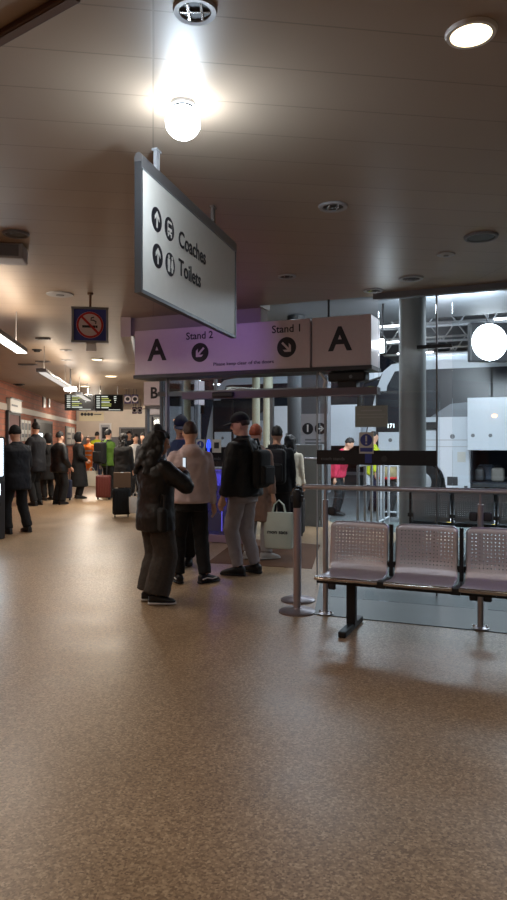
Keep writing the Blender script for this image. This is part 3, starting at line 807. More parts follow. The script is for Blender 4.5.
# ------------------------------------------------------------------ bench
def perforate(m, pitch, r):
    nt = m.node_tree; L = nt.links; b = nt.nodes['Principled BSDF']; out = nt.nodes['Material Output']
    def M(op, a, c=None):
        n = nt.nodes.new('ShaderNodeMath'); n.operation = op
        for i, v in enumerate((a, c)):
            if v is None:
                continue
            if isinstance(v, (int, float)):
                n.inputs[i].default_value = v
            else:
                L.new(v, n.inputs[i])
        return n.outputs[0]
    tc = nt.nodes.new('ShaderNodeTexCoord'); sp = nt.nodes.new('ShaderNodeSeparateXYZ'); L.new(tc.outputs['Object'], sp.inputs[0])
    x, z = sp.outputs[0], sp.outputs[2]
    fx = M('SUBTRACT', M('FRACT', M('ADD', M('DIVIDE', x, pitch), 50.5)), .5)
    fz = M('SUBTRACT', M('FRACT', M('DIVIDE', z, pitch)), .5)
    d = M('SQRT', M('ADD', M('MULTIPLY', fx, fx), M('MULTIPLY', fz, fz)))
    h = M('LESS_THAN', d, r)
    h = M('MULTIPLY', h, M('GREATER_THAN', z, .51)); h = M('MULTIPLY', h, M('LESS_THAN', z, .81)); h = M('MULTIPLY', h, M('LESS_THAN', M('ABSOLUTE', x), .215))
    t = nt.nodes.new('ShaderNodeBsdfTransparent'); mx = nt.nodes.new('ShaderNodeMixShader')
    L.new(h, mx.inputs[0]); L.new(b.outputs[0], mx.inputs[1]); L.new(t.outputs[0], mx.inputs[2]); L.new(mx.outputs[0], out.inputs[0])
perforate(M_SEAT, .029, .20)
BO = Vector((.55, 5.46)) - U * .075; BD = U
def make_bench(label, nseat=4):
    t = thing('steel_bench', label, 'bench', (BO.x, BO.y, 0), BD)
    pitch, sw = .56, .50
    # seat sheet profile (y back, z): front roll, pan, bend, back
    prof = [(.02, .425), (.0, .44), (.012, .455), (.06, .452), (.14, .44), (.24, .432), (.33, .436), (.37, .452), (.392, .50), (.405, .57), (.417, .66), (.428, .75), (.436, .82), (.444, .848), (.458, .855)]
    def curve_pt(q):
        L_ = [0]
        for a, b in zip(prof, prof[1:]):
            L_.append(L_[-1] + math.hypot(b[0] - a[0], b[1] - a[1]))
        q *= L_[-1]
        for i in range(len(prof) - 1):
            if q <= L_[i + 1] + 1e-9:
                k = (q - L_[i]) / (L_[i + 1] - L_[i])
                return prof[i][0] + k * (prof[i + 1][0] - prof[i][0]), prof[i][1] + k * (prof[i + 1][1] - prof[i][1])
        return prof[-1]
    nx, nq = 24, 60
    mb = MB()
    vs, fs = [], []
    def P(i, q):                                     # i along width 0..nx, q along the profile 0..nq
        x = -sw / 2 + sw * i / nx
        y, z = curve_pt(q / nq)
        dish = .022 * (1 - (2 * x / sw) ** 2)        # the back is dished across
        k = min(1, max(0, (q / nq - .36) / .30)); k = k * k * (3 - 2 * k)
        r = .0
        if q / nq > .93:                             # rounded top corners
            ex = max(0, abs(x) - (sw / 2 - .05)); r = (ex / .05) ** 2 * .035 * ((q / nq - .93) / .07)
        return (x, y + dish * k, z - dish * .4 * (1 - k) - r)
    holes = lambda i, q: False
    for i in range(nx):
        for q in range(nq):
            c = [(i, q), (i + 1, q), (i + 1, q + 1), (i, q + 1)]
            if not holes(i, q):
                b = len(vs); vs += [P(*k) for k in c]; fs.append((b, b + 1, b + 2, b + 3))
            else:
                outer = [(i, q), (i + .5, q), (i + 1, q), (i + 1, q + .5), (i + 1, q + 1), (i + .5, q + 1), (i, q + 1), (i, q + .5)]
                b = len(vs)
                vs += [P(*k) for k in outer]
                h = .125
                vs += [P(i + .5 + h * math.cos(a), q + .5 + h * math.sin(a)) for a in [math.radians(225 + 45 * k) for k in range(8)]]
                fs += [(b + k, b + (k + 1) % 8, b + 8 + (k + 1) % 8, b + 8 + k) for k in range(8)]
    me0 = MB().add(vs, fs)
    first = None
    for k in range(nseat):
        x = sw / 2 + .02 + k * pitch
        s = obj('seat', me0, M_SEAT, t, True, loc=(x, 0, 0)) if first is None else first.copy()
        if first is None:
            bm = bmesh.new(); bm.from_mesh(s.data); bmesh.ops.remove_doubles(bm, verts=bm.verts, dist=.0002); bmesh.ops.recalc_face_normals(bm, faces=bm.faces); bm.to_mesh(s.data); bm.free()
            for pl in s.data.polygons:
                pl.use_smooth = True
            md = s.modifiers.new('solidify', 'SOLIDIFY'); md.thickness = .003
            first = s
        else:
            COL.objects.link(s); s.parent = t; s.location = (x, 0, 0)
        fr = obj('seat_trim', MB().tube([(-sw / 2 - .005, -.004, .438), (sw / 2 + .005, -.004, .438)], .017, 12), M_CHROME, s, True)
    APPLY.append(first); first['share'] = 1
    L_ = nseat * pitch
    obj('beam', MB().box((L_ / 2, .22, .385), (L_ + .06, .07, .05)), M_BLACK, t)
    for k in range(nseat + 1):
        x = .02 - .03 + k * pitch
        if k == 0:
            continue
        obj('bracket', MB().box((x, .18, .415), (.036, .36, .03)).box((x, .395, .62), (.03, .03, .46)).box((x, .01, .425), (.07, .05, .05)).box((x, .405, .52), (.07, .02, .05)), M_BLACK, t)
    for x in (.26, L_ - .3):
        obj('leg', MB().rbox((x, .22, .20), (.075, .075, .36), .01, 2).rbox((x, .2, .025), (.065, .56, .05), .012, 2), M_BLACK, t)
    return t
bench = make_bench('front perforated steel bench with black legs before the balustrade')

# ------------------------------------------------------------------ balustrade
bal = thing('balustrade', 'steel and glass balustrade behind the front steel bench', 'balustrade', (R0.x, R0.y, 0), RD)
RL = 3.4
obj('handrail', MB().tube([(-.14, 0, 1.13), (RL, 0, 1.13)], .023, 14, rounded=True), M_STEEL, bal, True)
def railx(px, d0=None):
    return hit(px, HY, R0, RD)[0]
for px in (325.5, 480.5):
    x = railx(px)
    po = obj('post', MB().tube([(x, 0, .012), (x, 0, 1.02)], .024, 14).tube([(x, 0, 1.0), (x, 0, 1.12)], .01, 8), M_STEEL, bal, True)
    obj('base_flange', MB().lathe([(.07, .007), (.07, .014), (.03, .022), (.026, .03)], (x, 0, 0), 20), M_STEEL, po, True)
    for bx in (-.05, .05):
        obj('bolt', MB().lathe([(.012, .014), (.012, .03), (.006, .034)], (x + bx, 0, 0), 10), M_CHROME, po, True)
    for z in (.26, .92):
        obj('clamp', MB().rbox((x + .055, .012, z), (.07, .036, .075), .016, 3), M_DKGREY, po, True)
        if px > 400:
            obj('clamp', MB().rbox((x - .055, .012, z), (.07, .036, .075), .016, 3), M_DKGREY, po, True)
xa, xb = railx(325.5), railx(480.5)
obj('glass_panel', MB().box(((xa + xb) / 2, .012, .60), (xb - xa - .09, .01, .88)).box((xb + .78, .012, .60), (1.45, .01, .88)), M_GLASS, bal)
x = xb + 1.56
po = obj('post', MB().tube([(x, 0, .012), (x, 0, 1.12)], .024, 14), M_STEEL, bal, True)

# stanchions
def stanchion(label, p):
    t = thing('queue_stanchion', label, 'stanchion', (p.x, p.y, 0), group='queue stanchions')
    obj('base', MB().lathe([(.165, 0), (.165, .012), (.15, .022), (.06, .03), (.034, .045)], n=36), mat('stanchion_steel', sr(170, 162, 168), .32, metal=.75), t, True)
    obj('pole', MB().lathe([(.033, .03), (.033, 1.0)], n=24), mat('pole_steel', sr(190, 180, 186), .32, metal=.75), t, True)
    h = obj('belt_head', MB().lathe([(.034, .94), (.038, .95), (.038, 1.085), (.03, 1.10), (.02, 1.105)], n=24), M_BLACK, t, True)
    obj('belt_clip', MB().box((-.045, 0, 1.02), (.02, .03, .06)).box((.045, 0, 1.02), (.02, .03, .06)), M_DKGREY, h)
stanchion('nearer steel queue stanchion on round base beside the bench', ground(297, 612))
p = ground(300.5, 600.5)
stanchion('second steel queue stanchion just behind the nearer one', Vector((p.x - .025, p.y)))

# ------------------------------------------------------------------ columns
def column(label, px, d, r, top, m):
    p = at(px, HY, d)
    o = obj('column', MB().lathe([(r, -.06), (r, top)], (0, 0, 0), 40), m, None, True, loc=(p.x, p.y, 0))
    struct(o, label, 'column')
column('grey round column between the bench and the white coach', 412.5, 10.3, .20, 3.99, M_COLUMN)
column('dark round column rising above the stand A fascia', 296, 13.4, .17, 3.99, mat('column_dark', sr(52, 54, 56), .6))
column('cream column seen through the lobby glass', 268, 15.5, .11, 3.99, M_CREAMCOL)
column('slim cream column left of the grey signed panel', 294.5, 13.9, .10, 3.99, M_CREAMCOL)
column('cream column far behind the lobby glass', 256, 19, .11, 3.99, M_CREAMCOL)
# grey pier with the stand 1 sign
pd = 12.3
p = at(313, HY, pd)
t = sroot('trim_2', (p.x, p.y, 0), U, 'grey metal pier carrying the stand 1 arrow sign', 'pier')
obj('upper_panel', MB().box((0.02, .12, 1.9), (.5, .2, 2.6)), mat('pier_grey', sr(106, 108, 114), .5), t)
lo = obj('cabinet', MB().rbox((-.07, .03, .72), (.56, .3, 1.5), .012, 2), mat('pier_cabinet', sr(120, 124, 126), .5), t)
obj('push_bar', MB().tube([(-.12, -.15, 1.22), (.2, -.15, 1.22)], .018, 10), M_STEEL, lo, True)
t2 = thing('stand_sign', 'white stand sign with a figure one disc and arrow disc', 'sign', (p.x - N.x * -.015, p.y - N.y * -.015, 0), U)
zc = EYE + (HY - 432) / FOC * pd
obj('panel', MB().box((.02, -.01, zc), (.5, .012, .66)), mat('stand_sign_face', sr(176, 176, 184), .5), t2)
for sx, ch in ((-.10, '1'), (.14, None)):
    mb = MB(); disc(mb, (sx, zc + .06), .105, -.016); o = obj('symbol_disc', mb, M_INK, t2)
    if ch:
        text('lettering', ch, .18, M_WHITE, o, (sx, -.021, zc + .06), .03)
    else:
        mb = MB(); arrow(mb, (sx, zc + .06), .115, -PI / 2, -.0195); obj('arrow', mb, M_WHITE, o)
obj('text_line', MB().box((.0, -.017, zc - .14), (.3, .002, .03)).box((.03, -.017, zc - .2), (.36, .002, .03)), M_GREY, t2)
# wood threshold
q = [ground(180, 541), ground(233, 541), ground(233, 536.5), ground(180, 536.5)]

# ------------------------------------------------------------------ outside: canopy, flood lamp, railings
cn = sroot('trim_3', (0, 0, 0), (1, 0), 'pale coach bay canopy on white tubular trusses', 'canopy')
CZ = 6.4
sof = [tuple(A0 + U * -.0 + N * .2), tuple(A0 + U * 12 + N * .2), tuple(A0 + U * 12 + N * 6.6), tuple(LOB + U * -.2 + N * 5.0), tuple(LOB)]
struct(obj('trim_4', MB().slab(sof, 4.0, 4.2), mat('soffit_grey', sr(104, 108, 114), .6, var=.06, scale=2)), 'grey soffit just outside the stand glazing', 'soffit')
obj('roof', MB().slab([tuple(LOB + U * -3), tuple(A0 + U * 12 + N * .3), tuple(A0 + U * 22 + N * 40), tuple(LOB + U * -3 + N * 40)], CZ, CZ + .15), mat('canopy_grey', sr(150, 156, 164), .6), cn)
mb = MB()
for k in range(5):
    o_ = LOB + N * (10.0 + k * 3.6)
    for h, r in ((5.3, .05), (6.0, .05)):
        a = o_ + U * -1; b = o_ + U * 16
        mb.tube([(a.x, a.y, h), (b.x, b.y, h)], r, 8)
    for i in range(17):
        a = o_ + U * (-1 + i); b = o_ + U * (-.5 + i)
        mb.tube([(a.x, a.y, 5.3), (b.x, b.y, 6.0)], .028, 6)
        c2 = o_ + U * i
        mb.tube([(b.x, b.y, 6.0), (c2.x, c2.y, 5.3)], .028, 6)
obj('truss', mb, M_WHITE, cn)
mb = MB()
for k in range(5):
    for j in range(3):
        a = LOB + N * (9.2 + k * 3.6) + U * (.5 + j * 4.4)
        mb.box((a.x, a.y, 5.25), (1.5, .09, .05), rz=ang(U))
for i in range(4):
    mb.box((-3.4 + i * 2.1, 33.5 + (i % 2) * 2, 4.45), (1.6, .1, .06))
    mb.box((-2.6 + i * 2.1, 29.0, 4.6), (.9, .1, .06))
obj('tube_light', mb, M_TUBE, cn)
for k, (a_, b_) in enumerate(((1.5, 3.0), (6, 3.2), (3, 10), (8.5, 10), (.8, 8.6))):
    q = LOB + U * a_ + N * b_
    light('canopy_light', 'AREA', (q.x, q.y, 3.9 if b_ < 5 else 5.2), 150 if b_ < 5 else 130, (.8, .9, 1), (q.x, q.y, 0), size=1.5)
fp = at(490, 342, 14.5)
t = thing('flood_lamp', 'dazzling white flood lamp hanging before the coach roof', 'lamp', (fp.x, fp.y, fp.z), (1, .1))
obj('housing', MB().rbox((0, .1, 0), (.86, .16, .84), .03, 2), M_DKGREY, t)
obj('lens', MB().lathe([(.08, -.08), (.25, -.06), (.38, .01), (.41, .03)], n=28, axis='Y'), M_FLOOD, t, True)  # lens oversized so its white disc takes in the glare
obj('stem', MB().tube([(0, .1, .2), (0, .1, CZ - fp.z)], .03, 8), M_GREY, t)
light('flood', 'SPOT', (fp.x, fp.y - .3, fp.z), 500, COOL, (fp.x - .9, fp.y - 1.4, 0), size=.2, cone=1.3, blend=.6)
light('unseen_coach_wash', 'AREA', (fp.x - 1.8, fp.y - 3.2, 3.9), 380, COOL, (fp.x - .2, fp.y + 3.2, 1.0), size=1.6)  # area light without a fitting, added to brighten the coach side
gp = at(378, 346, 7.4)
t = thing('spot_lamp', 'small glaring lamp at the right end of the stand A fascia', 'lamp', (gp.x + .03, gp.y, gp.z), U)
obj('housing', MB().rbox((0, .05, 0), (.1, .1, .18), .02, 2), M_DKGREY, t)
obj('lens', MB().rbox((0, -.006, 0), (.075, .02, .15), .008, 2), M_FLOOD, t)
obj('arm', MB().tube([(0, .06, .08), (-.0, .1, CEIL - gp.z)], .012, 8), M_GREY, t)
light('spot_lamp_light', 'POINT', (gp.x + .06, gp.y - .12, gp.z), 3, COOL, size=.04)

def railing(label, p0, d, n, h, gap, group=None):
    t = thing('bay_railing', label, 'railing', (p0.x, p0.y, -.005), d, group=group)
    L_ = n * gap
    obj('top_rail', MB().tube([(0, 0, h), (L_, 0, h)], .022, 10), M_LGREY, t, True)
    obj('bottom_rail', MB().tube([(0, 0, .12), (L_, 0, .12)], .018, 10), M_LGREY, t, True)
    for i in range(n + 1):
        obj('post', MB().tube([(i * gap, 0, 0), (i * gap, 0, h)], .024, 10), M_LGREY, t, True)
p = at(358, HY, 10.6); railing('grey bay railing running out behind the black band', Vector((p.x, p.y)), N, 5, 1.15, .45)
p = at(381, HY, 13.6); railing('white bay railing left of the grey column', Vector((p.x, p.y)), U, 2, 1.04, .34)
mb = MB()
for i in range(7):
    a = LOB + U * (3.5 + i * .42) + N * 3.75
    b = a + U * .55 + N * 1.1
    dv = (b - a).normalized(); nn = Vector((-dv.y, dv.x)) * .045
    mb.slab([tuple(a - nn), tuple(a + nn), tuple(b + nn), tuple(b - nn)], -.069, -.064)
a = LOB + U * 3.2 + N * 3.7
for off in (0, 1.2):
    mb.slab([tuple(a + N * off), tuple(a + N * off + U * 5), tuple(a + N * (off + .1) + U * 5), tuple(a + N * (off + .1))], -.069, -.064)
struct(obj('road_markings', mb, M_YEL), 'yellow hatched lines painted on the coach bay', 'road marking')

# ------------------------------------------------------------------ coaches
K0 = Vector((at(388, HY, 18).x, 18.0))
def make_coach(label, loc):
    t = thing('coach', label, 'coach', (loc.x, loc.y, -.07), U)
    def kh(px, py):
        s, z = hit(px, py, K0, U); return s, z + .07
    Wd, Ln = 2.5, 12.0
    fz = -.62                                          # nose, left of the roof corner
    prof = [(fz, .42), (fz - .02, 1.2), (fz + .08, 1.9), (-.28, 3.0), (-.12, 3.45), (.1, 3.62), (.6, 3.68), (Ln - .6, 3.68), (Ln - .5, 3.4), (Ln - .5, .5), (2.75, .42)]
    hs0, hs1 = 2.08, 5.6                               # open luggage hold
    arch = kh(428, 475)[0]
    body = MB()
    # side skins leave the hold and wheel arch open: build the shell as upper body, nose block, tail block
    body.prism([(fz, 1.45), (fz + .02, 1.6), (fz + .08, 1.95), (-.30, 3.0), (-.12, 3.45), (.1, 3.62), (.6, 3.68), (Ln - .6, 3.68), (Ln - .5, 3.4), (Ln - .5, 1.45)], 0, Wd)
    wheel_s, wr = .85, .52
    pts = [(fz, 1.45), (fz, .42), (wheel_s - wr - .12, .40)]
    pts += [(wheel_s + (wr + .1) * math.cos(a), .5 + (wr + .1) * math.sin(a)) for a in [PI * (1 - k / 12) for k in range(13)]]
    pts += [(wheel_s + wr + .12, .40), (hs0, .40), (hs0, 1.45)]
    body.prism(pts, 0, Wd)
    body.box(((hs1 + Ln - .5) / 2, Wd / 2, .95), (Ln - .5 - hs1, Wd, 1.1))
    body.box(((hs0 + hs1) / 2, Wd / 2 + .3, .46), (hs1 - hs0, Wd - .6, .12))
    body.box(((hs0 + hs1) / 2, Wd - .05, .95), (hs1 - hs0, .1, 1.1))
    obj('body', body, M_COACH, t)
    obj('hold_lining', MB().box(((hs0 + hs1) / 2, Wd - .14, .98), (hs1 - hs0 - .02, .06, .95)).box((hs0 + .02, Wd / 2, .98), (.03, Wd - .2, .95)).box(((hs0 + hs1) / 2, Wd / 2, .535), (hs1 - hs0, Wd - .1, .02)), mat('hold_grey', sr(44, 50, 60), .7), t)
    # side glazing
    zg0, zg1 = kh(440, 417)[1], kh(440, 369)[1]
    g = [(-.13, zg0), (-.02, 3.05), (.18, zg1 - .02), (.35, zg1), (Ln - 1, zg1), (Ln - 1, zg0)]
    obj('side_window', MB().prism(g, -.012, 0), M_DGLASS, t)
    obj('window_pillar', MB().box((1.0, -.014, (zg0 + zg1) / 2), (.05, .006, zg1 - zg0)).box((2.6, -.014, (zg0 + zg1) / 2), (.05, .006, zg1 - zg0)), M_BLACK, t)
    obj('side_swoop', MB().prism([(1.1, zg0), (2.4, zg0), (2.4, zg0 + .4), (1.6, zg0 + .33)], -.02, -.012), M_CAR, t)
    obj('windscreen', MB().prism([(fz + .0, 1.62), (fz + .06, 1.97), (-.32, 3.02), (-.16, 3.40), (-.19, 3.40), (-.36, 3.0), (fz + .02, 1.95), (fz - .04, 1.62)], .12, Wd - .12), M_DGLASS, t)
    # door with black surround
    dx0, dx1 = kh(376.5, 430)[0], kh(406, 430)[0]
    dz0, dz1 = kh(390, 463)[1], kh(390, 391)[1]
    do = obj('door', MB().rbox(((dx0 + dx1) / 2, -.05, (dz0 + dz1) / 2 - .25), (dx1 - dx0, .07, dz1 - dz0 + .5), .02, 2), M_BLACK, t)
    obj('door_glass', MB().rbox(((dx0 + dx1) / 2, -.085, (dz0 + dz1) / 2 + .42), (dx1 - dx0 - .1, .02, .9), .008, 2), M_DGLASS, do)
    wz = (kh(390, 431)[1] + kh(390, 453)[1]) / 2
    obj('door_panel', MB().rbox(((dx0 + dx1) / 2, -.09, wz), (dx1 - dx0 - .14, .03, .52), .012, 2), M_COACH, do)
    mb = MB(); disc(mb, ((dx0 + dx1) / 2, wz + .05), .05, -.106); obj('door_badge', mb, M_GREY, do)
    zd0, zd1 = kh(400, 429.5)[1], kh(400, 422.5)[1]
    ed = kh(437, 425)[0]
    di = obj('display', MB().box(((dx0 + .05 + ed) / 2, -.096, (zd0 + zd1) / 2), (ed - dx0 - .05, .02, zd1 - zd0)), M_BLACK, t)
    text('display_digits', '171', .15, M_SPARK, di, (kh(391.8, 425)[0], -.108, (zd0 + zd1) / 2), .02)
    # mirror arm
    obj('mirror', MB().tube([(-.2, .1, 3.3), (-.62, -.05, 3.15), (-.72, -.05, 2.9)], .035, 8).rbox((-.74, -.05, 2.68), (.16, .1, .42), .03, 2), M_BLACK, t, True)
    # lower panel details
    obj('panel_line', MB().box((.85 + .6, -.003, 1.62), (2.0, .008, .02)).box((hs0 - .02, -.003, 1.5), (.02, .008, 1.9)).box((1.55, -.003, 1.45), (1.7, .008, .016)), M_LGREY, t)
    c = kh(452.5, 436.5); mb = MB(); disc(mb, c, .06, 0, t=.02); obj('filler_cap', mb, M_GREY, t)
    c = kh(452.5, 481); obj('side_hatch', MB().rbox((c[0], -.01, c[1]), (.26, .03, .22), .01, 2).box((c[0], -.03, c[1]), (.14, .01, .1)), M_DKGREY, t)
    c = kh(461.5, 457); obj('side_label', MB().box((c[0], -.006, c[1]), (.2, .008, .26)), M_SIGN, t)
    c = kh(470, 489); obj('marker_lamp', MB().box((c[0] - .1, -.01, c[1] + .05), (.08, .02, .05)), M_DKGREY, t)
    # wheel
    wh = obj('wheel', MB().lathe([(.2, .05), (wr - .1, .03), (wr, .06), (wr, .28), (wr - .1, .3)], (wheel_s, 0, wr), 32, axis='Y'), M_TYRE, t, True)
    obj('hub', MB().lathe([(.06, .0), (.2, .01), (.27, .03), (.27, .08)], (wheel_s, 0, wr), 24, axis='Y'), M_LGREY, wh, True)
    w2_ = obj('wheel', MB().lathe([(.2, .05), (wr - .1, .03), (wr, .06), (wr, .28), (wr - .1, .3)], (Ln - 3, -.02, wr), 32, axis='Y'), M_TYRE, t, True)
    obj('hub', MB().lathe([(.06, .0), (.2, .01), (.27, .03), (.27, .08)], (Ln - 3, -.02, wr), 24, axis='Y'), M_LGREY, w2_, True)
    # luggage door swung up
    l0, lz0 = kh(469.5, 450); _, lz1 = kh(469.5, 399)
    ld = obj('luggage_door', MB().rbox((l0 + 1.5, -.5, (lz0 + lz1) / 2), (3.0, .07, lz1 - lz0), .015, 2), M_COACH, t)
    for s in (.2, 2.8):
        obj('door_arm', MB().tube([(l0 + s, -.46, (lz0 + lz1) / 2 + .2), (l0 + s, 0, 1.7)], .025, 8), M_DKGREY, ld)
    for k, px in enumerate((475, 492)):
        c = kh(px, 436); mb = MB(); disc(mb, (c[0], c[1] + .01), .045, -.534); obj('door_lock', mb, M_GREY, ld)
    c = kh(496, 416.5); mb = MB(); mb.ell((c[0], -.54, c[1]), (.06, .03, .04), 12, 8); obj('marker_lamp', mb, M_AMBER, ld, True)
    # roof pods
    obj('roof_pod', MB().rbox((2.2, Wd / 2, 3.75), (3.0, 1.8, .18), .05, 2).rbox((7, Wd / 2, 3.75), (2.0, 1.8, .2), .05, 2), M_COACH, t)
    obj('roof_rail', MB().tube([(.6, .2, 3.85), (5, .2, 3.85)], .025, 6), M_WHITE, t)
    # hold light strip
    obj('hold_lamp', MB().box((kh(483, 451)[0], -.02 + .1, 1.43), (.4, .06, .02)), M_TUBE, t)
    return t
coach = make_coach('white coach with its luggage hold open behind the grey column', K0)
q = Vector((-1.1, 23.6))
coach2 = dup(coach, q, ang(U), 'further white coach parked behind the stand A lobby')
for o in [o for o in SC.objects if o.parent == coach2 and o.name.startswith('display')]:
    for k in [k for k in SC.objects if k.parent == o]:
        bpy.data.objects.remove(k)
    bpy.data.objects.remove(o)
# bags in the hold
def hk(px, py, off):
    P0 = K0 + N * off
    s, z = hit(px, py, P0, U)
    return P0 + U * s, z
for px, wd, hg, m, lab in ((480, .24, .34, M_DKGREY, 'small dark suitcase at the left of the coach hold'), (486, .42, .42, mat('bag_slate', sr(78, 88, 104), .7), 'rounded slate holdall in the coach hold'), (498, .32, .36, mat('bag_beige', sr(128, 124, 118), .7), 'beige case at the right of the coach hold')):
    P_, _ = hk(px, 470, {480: .62, 486: 1.1, 498: .62}[px])
    t = thing('holdall', lab, 'bag', (P_.x, P_.y, .477), U)
    b_ = obj('body', MB().rbox((0, 0, hg / 2), (wd, .3, hg), .07, 4), m, t, True)
    obj('handle', MB().tube([(-.07, 0, hg - .01), (-.06, 0, hg + .05), (.06, 0, hg + .05), (.07, 0, hg - .01)], .012, 8), M_BLACK, t, True)
bench2p = at(452, HY, 9.0)
left = at(409, HY, 9.35)
lv = Vector((left.x, left.y)) + U * 2.24 + N * .45
bench2 = dup(bench, (lv.x, lv.y, 0), ang(U) + PI, 'rear perforated steel bench facing away beyond the balustrade')

# ------------------------------------------------------------------ people
SKIN1 = mat('skin_light', sr(206, 158, 132), .55); SKIN2 = mat('skin_tan', sr(176, 122, 92), .55)
HAIR_BK = mat('hair_black', sr(20, 17, 17), .6, var=.3, scale=60, bump=.6); HAIR_BR = mat('hair_brown', sr(62, 44, 34), .6, var=.3, scale=60, bump=.6)
HAIR_GI = mat('hair_ginger', sr(150, 70, 34), .6, var=.3, scale=60, bump=.6)
def cloth(name, r, g, b, rough=.85, var=.12, scale=14, bump=.5):
    return mat('cloth_' + name, sr(r, g, b), rough, var=var, scale=scale, bump=bump)
C_BLACK = cloth('black', 13, 13, 15); C_BLACKB = cloth('black_blue', 14, 16, 24); C_PUFF = cloth('puffer', 11, 12, 16, .6)
C_LEATH = cloth('leather', 12, 12, 14, .5); C_CHECK = cloth('check', 58, 52, 47, .9, .3, 40)
C_HOOD = cloth('hoodie', 204, 184, 184); C_JOG = cloth('joggers', 148, 140, 142); C_SLATE = cloth('slate', 70, 84, 108)
C_COAT = cloth('beige_coat', 146, 116, 100); C_PALE = cloth('pale', 176, 172, 172); C_GREEN = cloth('green', 72, 106, 30)
C_ORANGE = cloth('orange', 226, 112, 24, .7); C_HIVIS = cloth('hivis', 176, 188, 30, .7); C_PINK = cloth('pink', 206, 50, 84)
C_KHAKI = cloth('khaki', 128, 116, 84); C_CREAM = cloth('cream', 200, 190, 170); C_DARK = cloth('charcoal', 28, 28, 31); C_NAVY = cloth('navy', 28, 34, 58)
C_WHITE = cloth('white', 206, 202, 196)
SHOE_B = mat('shoe_black', sr(18, 18, 20), .5); SHOE_W = mat('shoe_white', sr(200, 198, 196), .5)
EYE = EYE
M_EYE = mat('eye_dark', sr(30, 24, 22), .2); M_LIP = mat('lips', sr(160, 96, 88), .5)
TEX = bpy.data.textures.new('folds', 'CLOUDS'); TEX.noise_scale = .10; TEX.noise_depth = 2
TEX2 = bpy.data.textures.new('hair_tufts', 'CLOUDS'); TEX2.noise_scale = .03

TORSO = [(.45, .17, .13, 0), (.80, .165, .125, -.005), (.92, .172, .125, -.01), (1.0, .155, .108, 0), (1.10, .142, .10, 0), (1.22, .158, .112, 0), (1.33, .176, .118, -.005), (1.39, .160, .106, -.01), (1.44, .118, .085, -.01), (1.49, .068, .066, 0), (1.52, .055, .056, .004)]
def tor(z):
    for a, b in zip(TORSO, TORSO[1:]):
        if z <= b[0]:
            k = max(0, (z - a[0]) / (b[0] - a[0])); return [a[i] + k * (b[i] - a[i]) for i in (1, 2, 3)]
    return list(TORSO[-1][1:])
def ik(a, b, l1, l2, pole):
    d = b - a; L = min(d.length, (l1 + l2) * .998); b = a + d.normalized() * L
    x = (l1 * l1 - l2 * l2 + L * L) / (2 * L); h = math.sqrt(max(0, l1 * l1 - x * x))
    u = d.normalized(); p = (pole - u * pole.dot(u)).normalized()
    return a + u * x + p * h, b

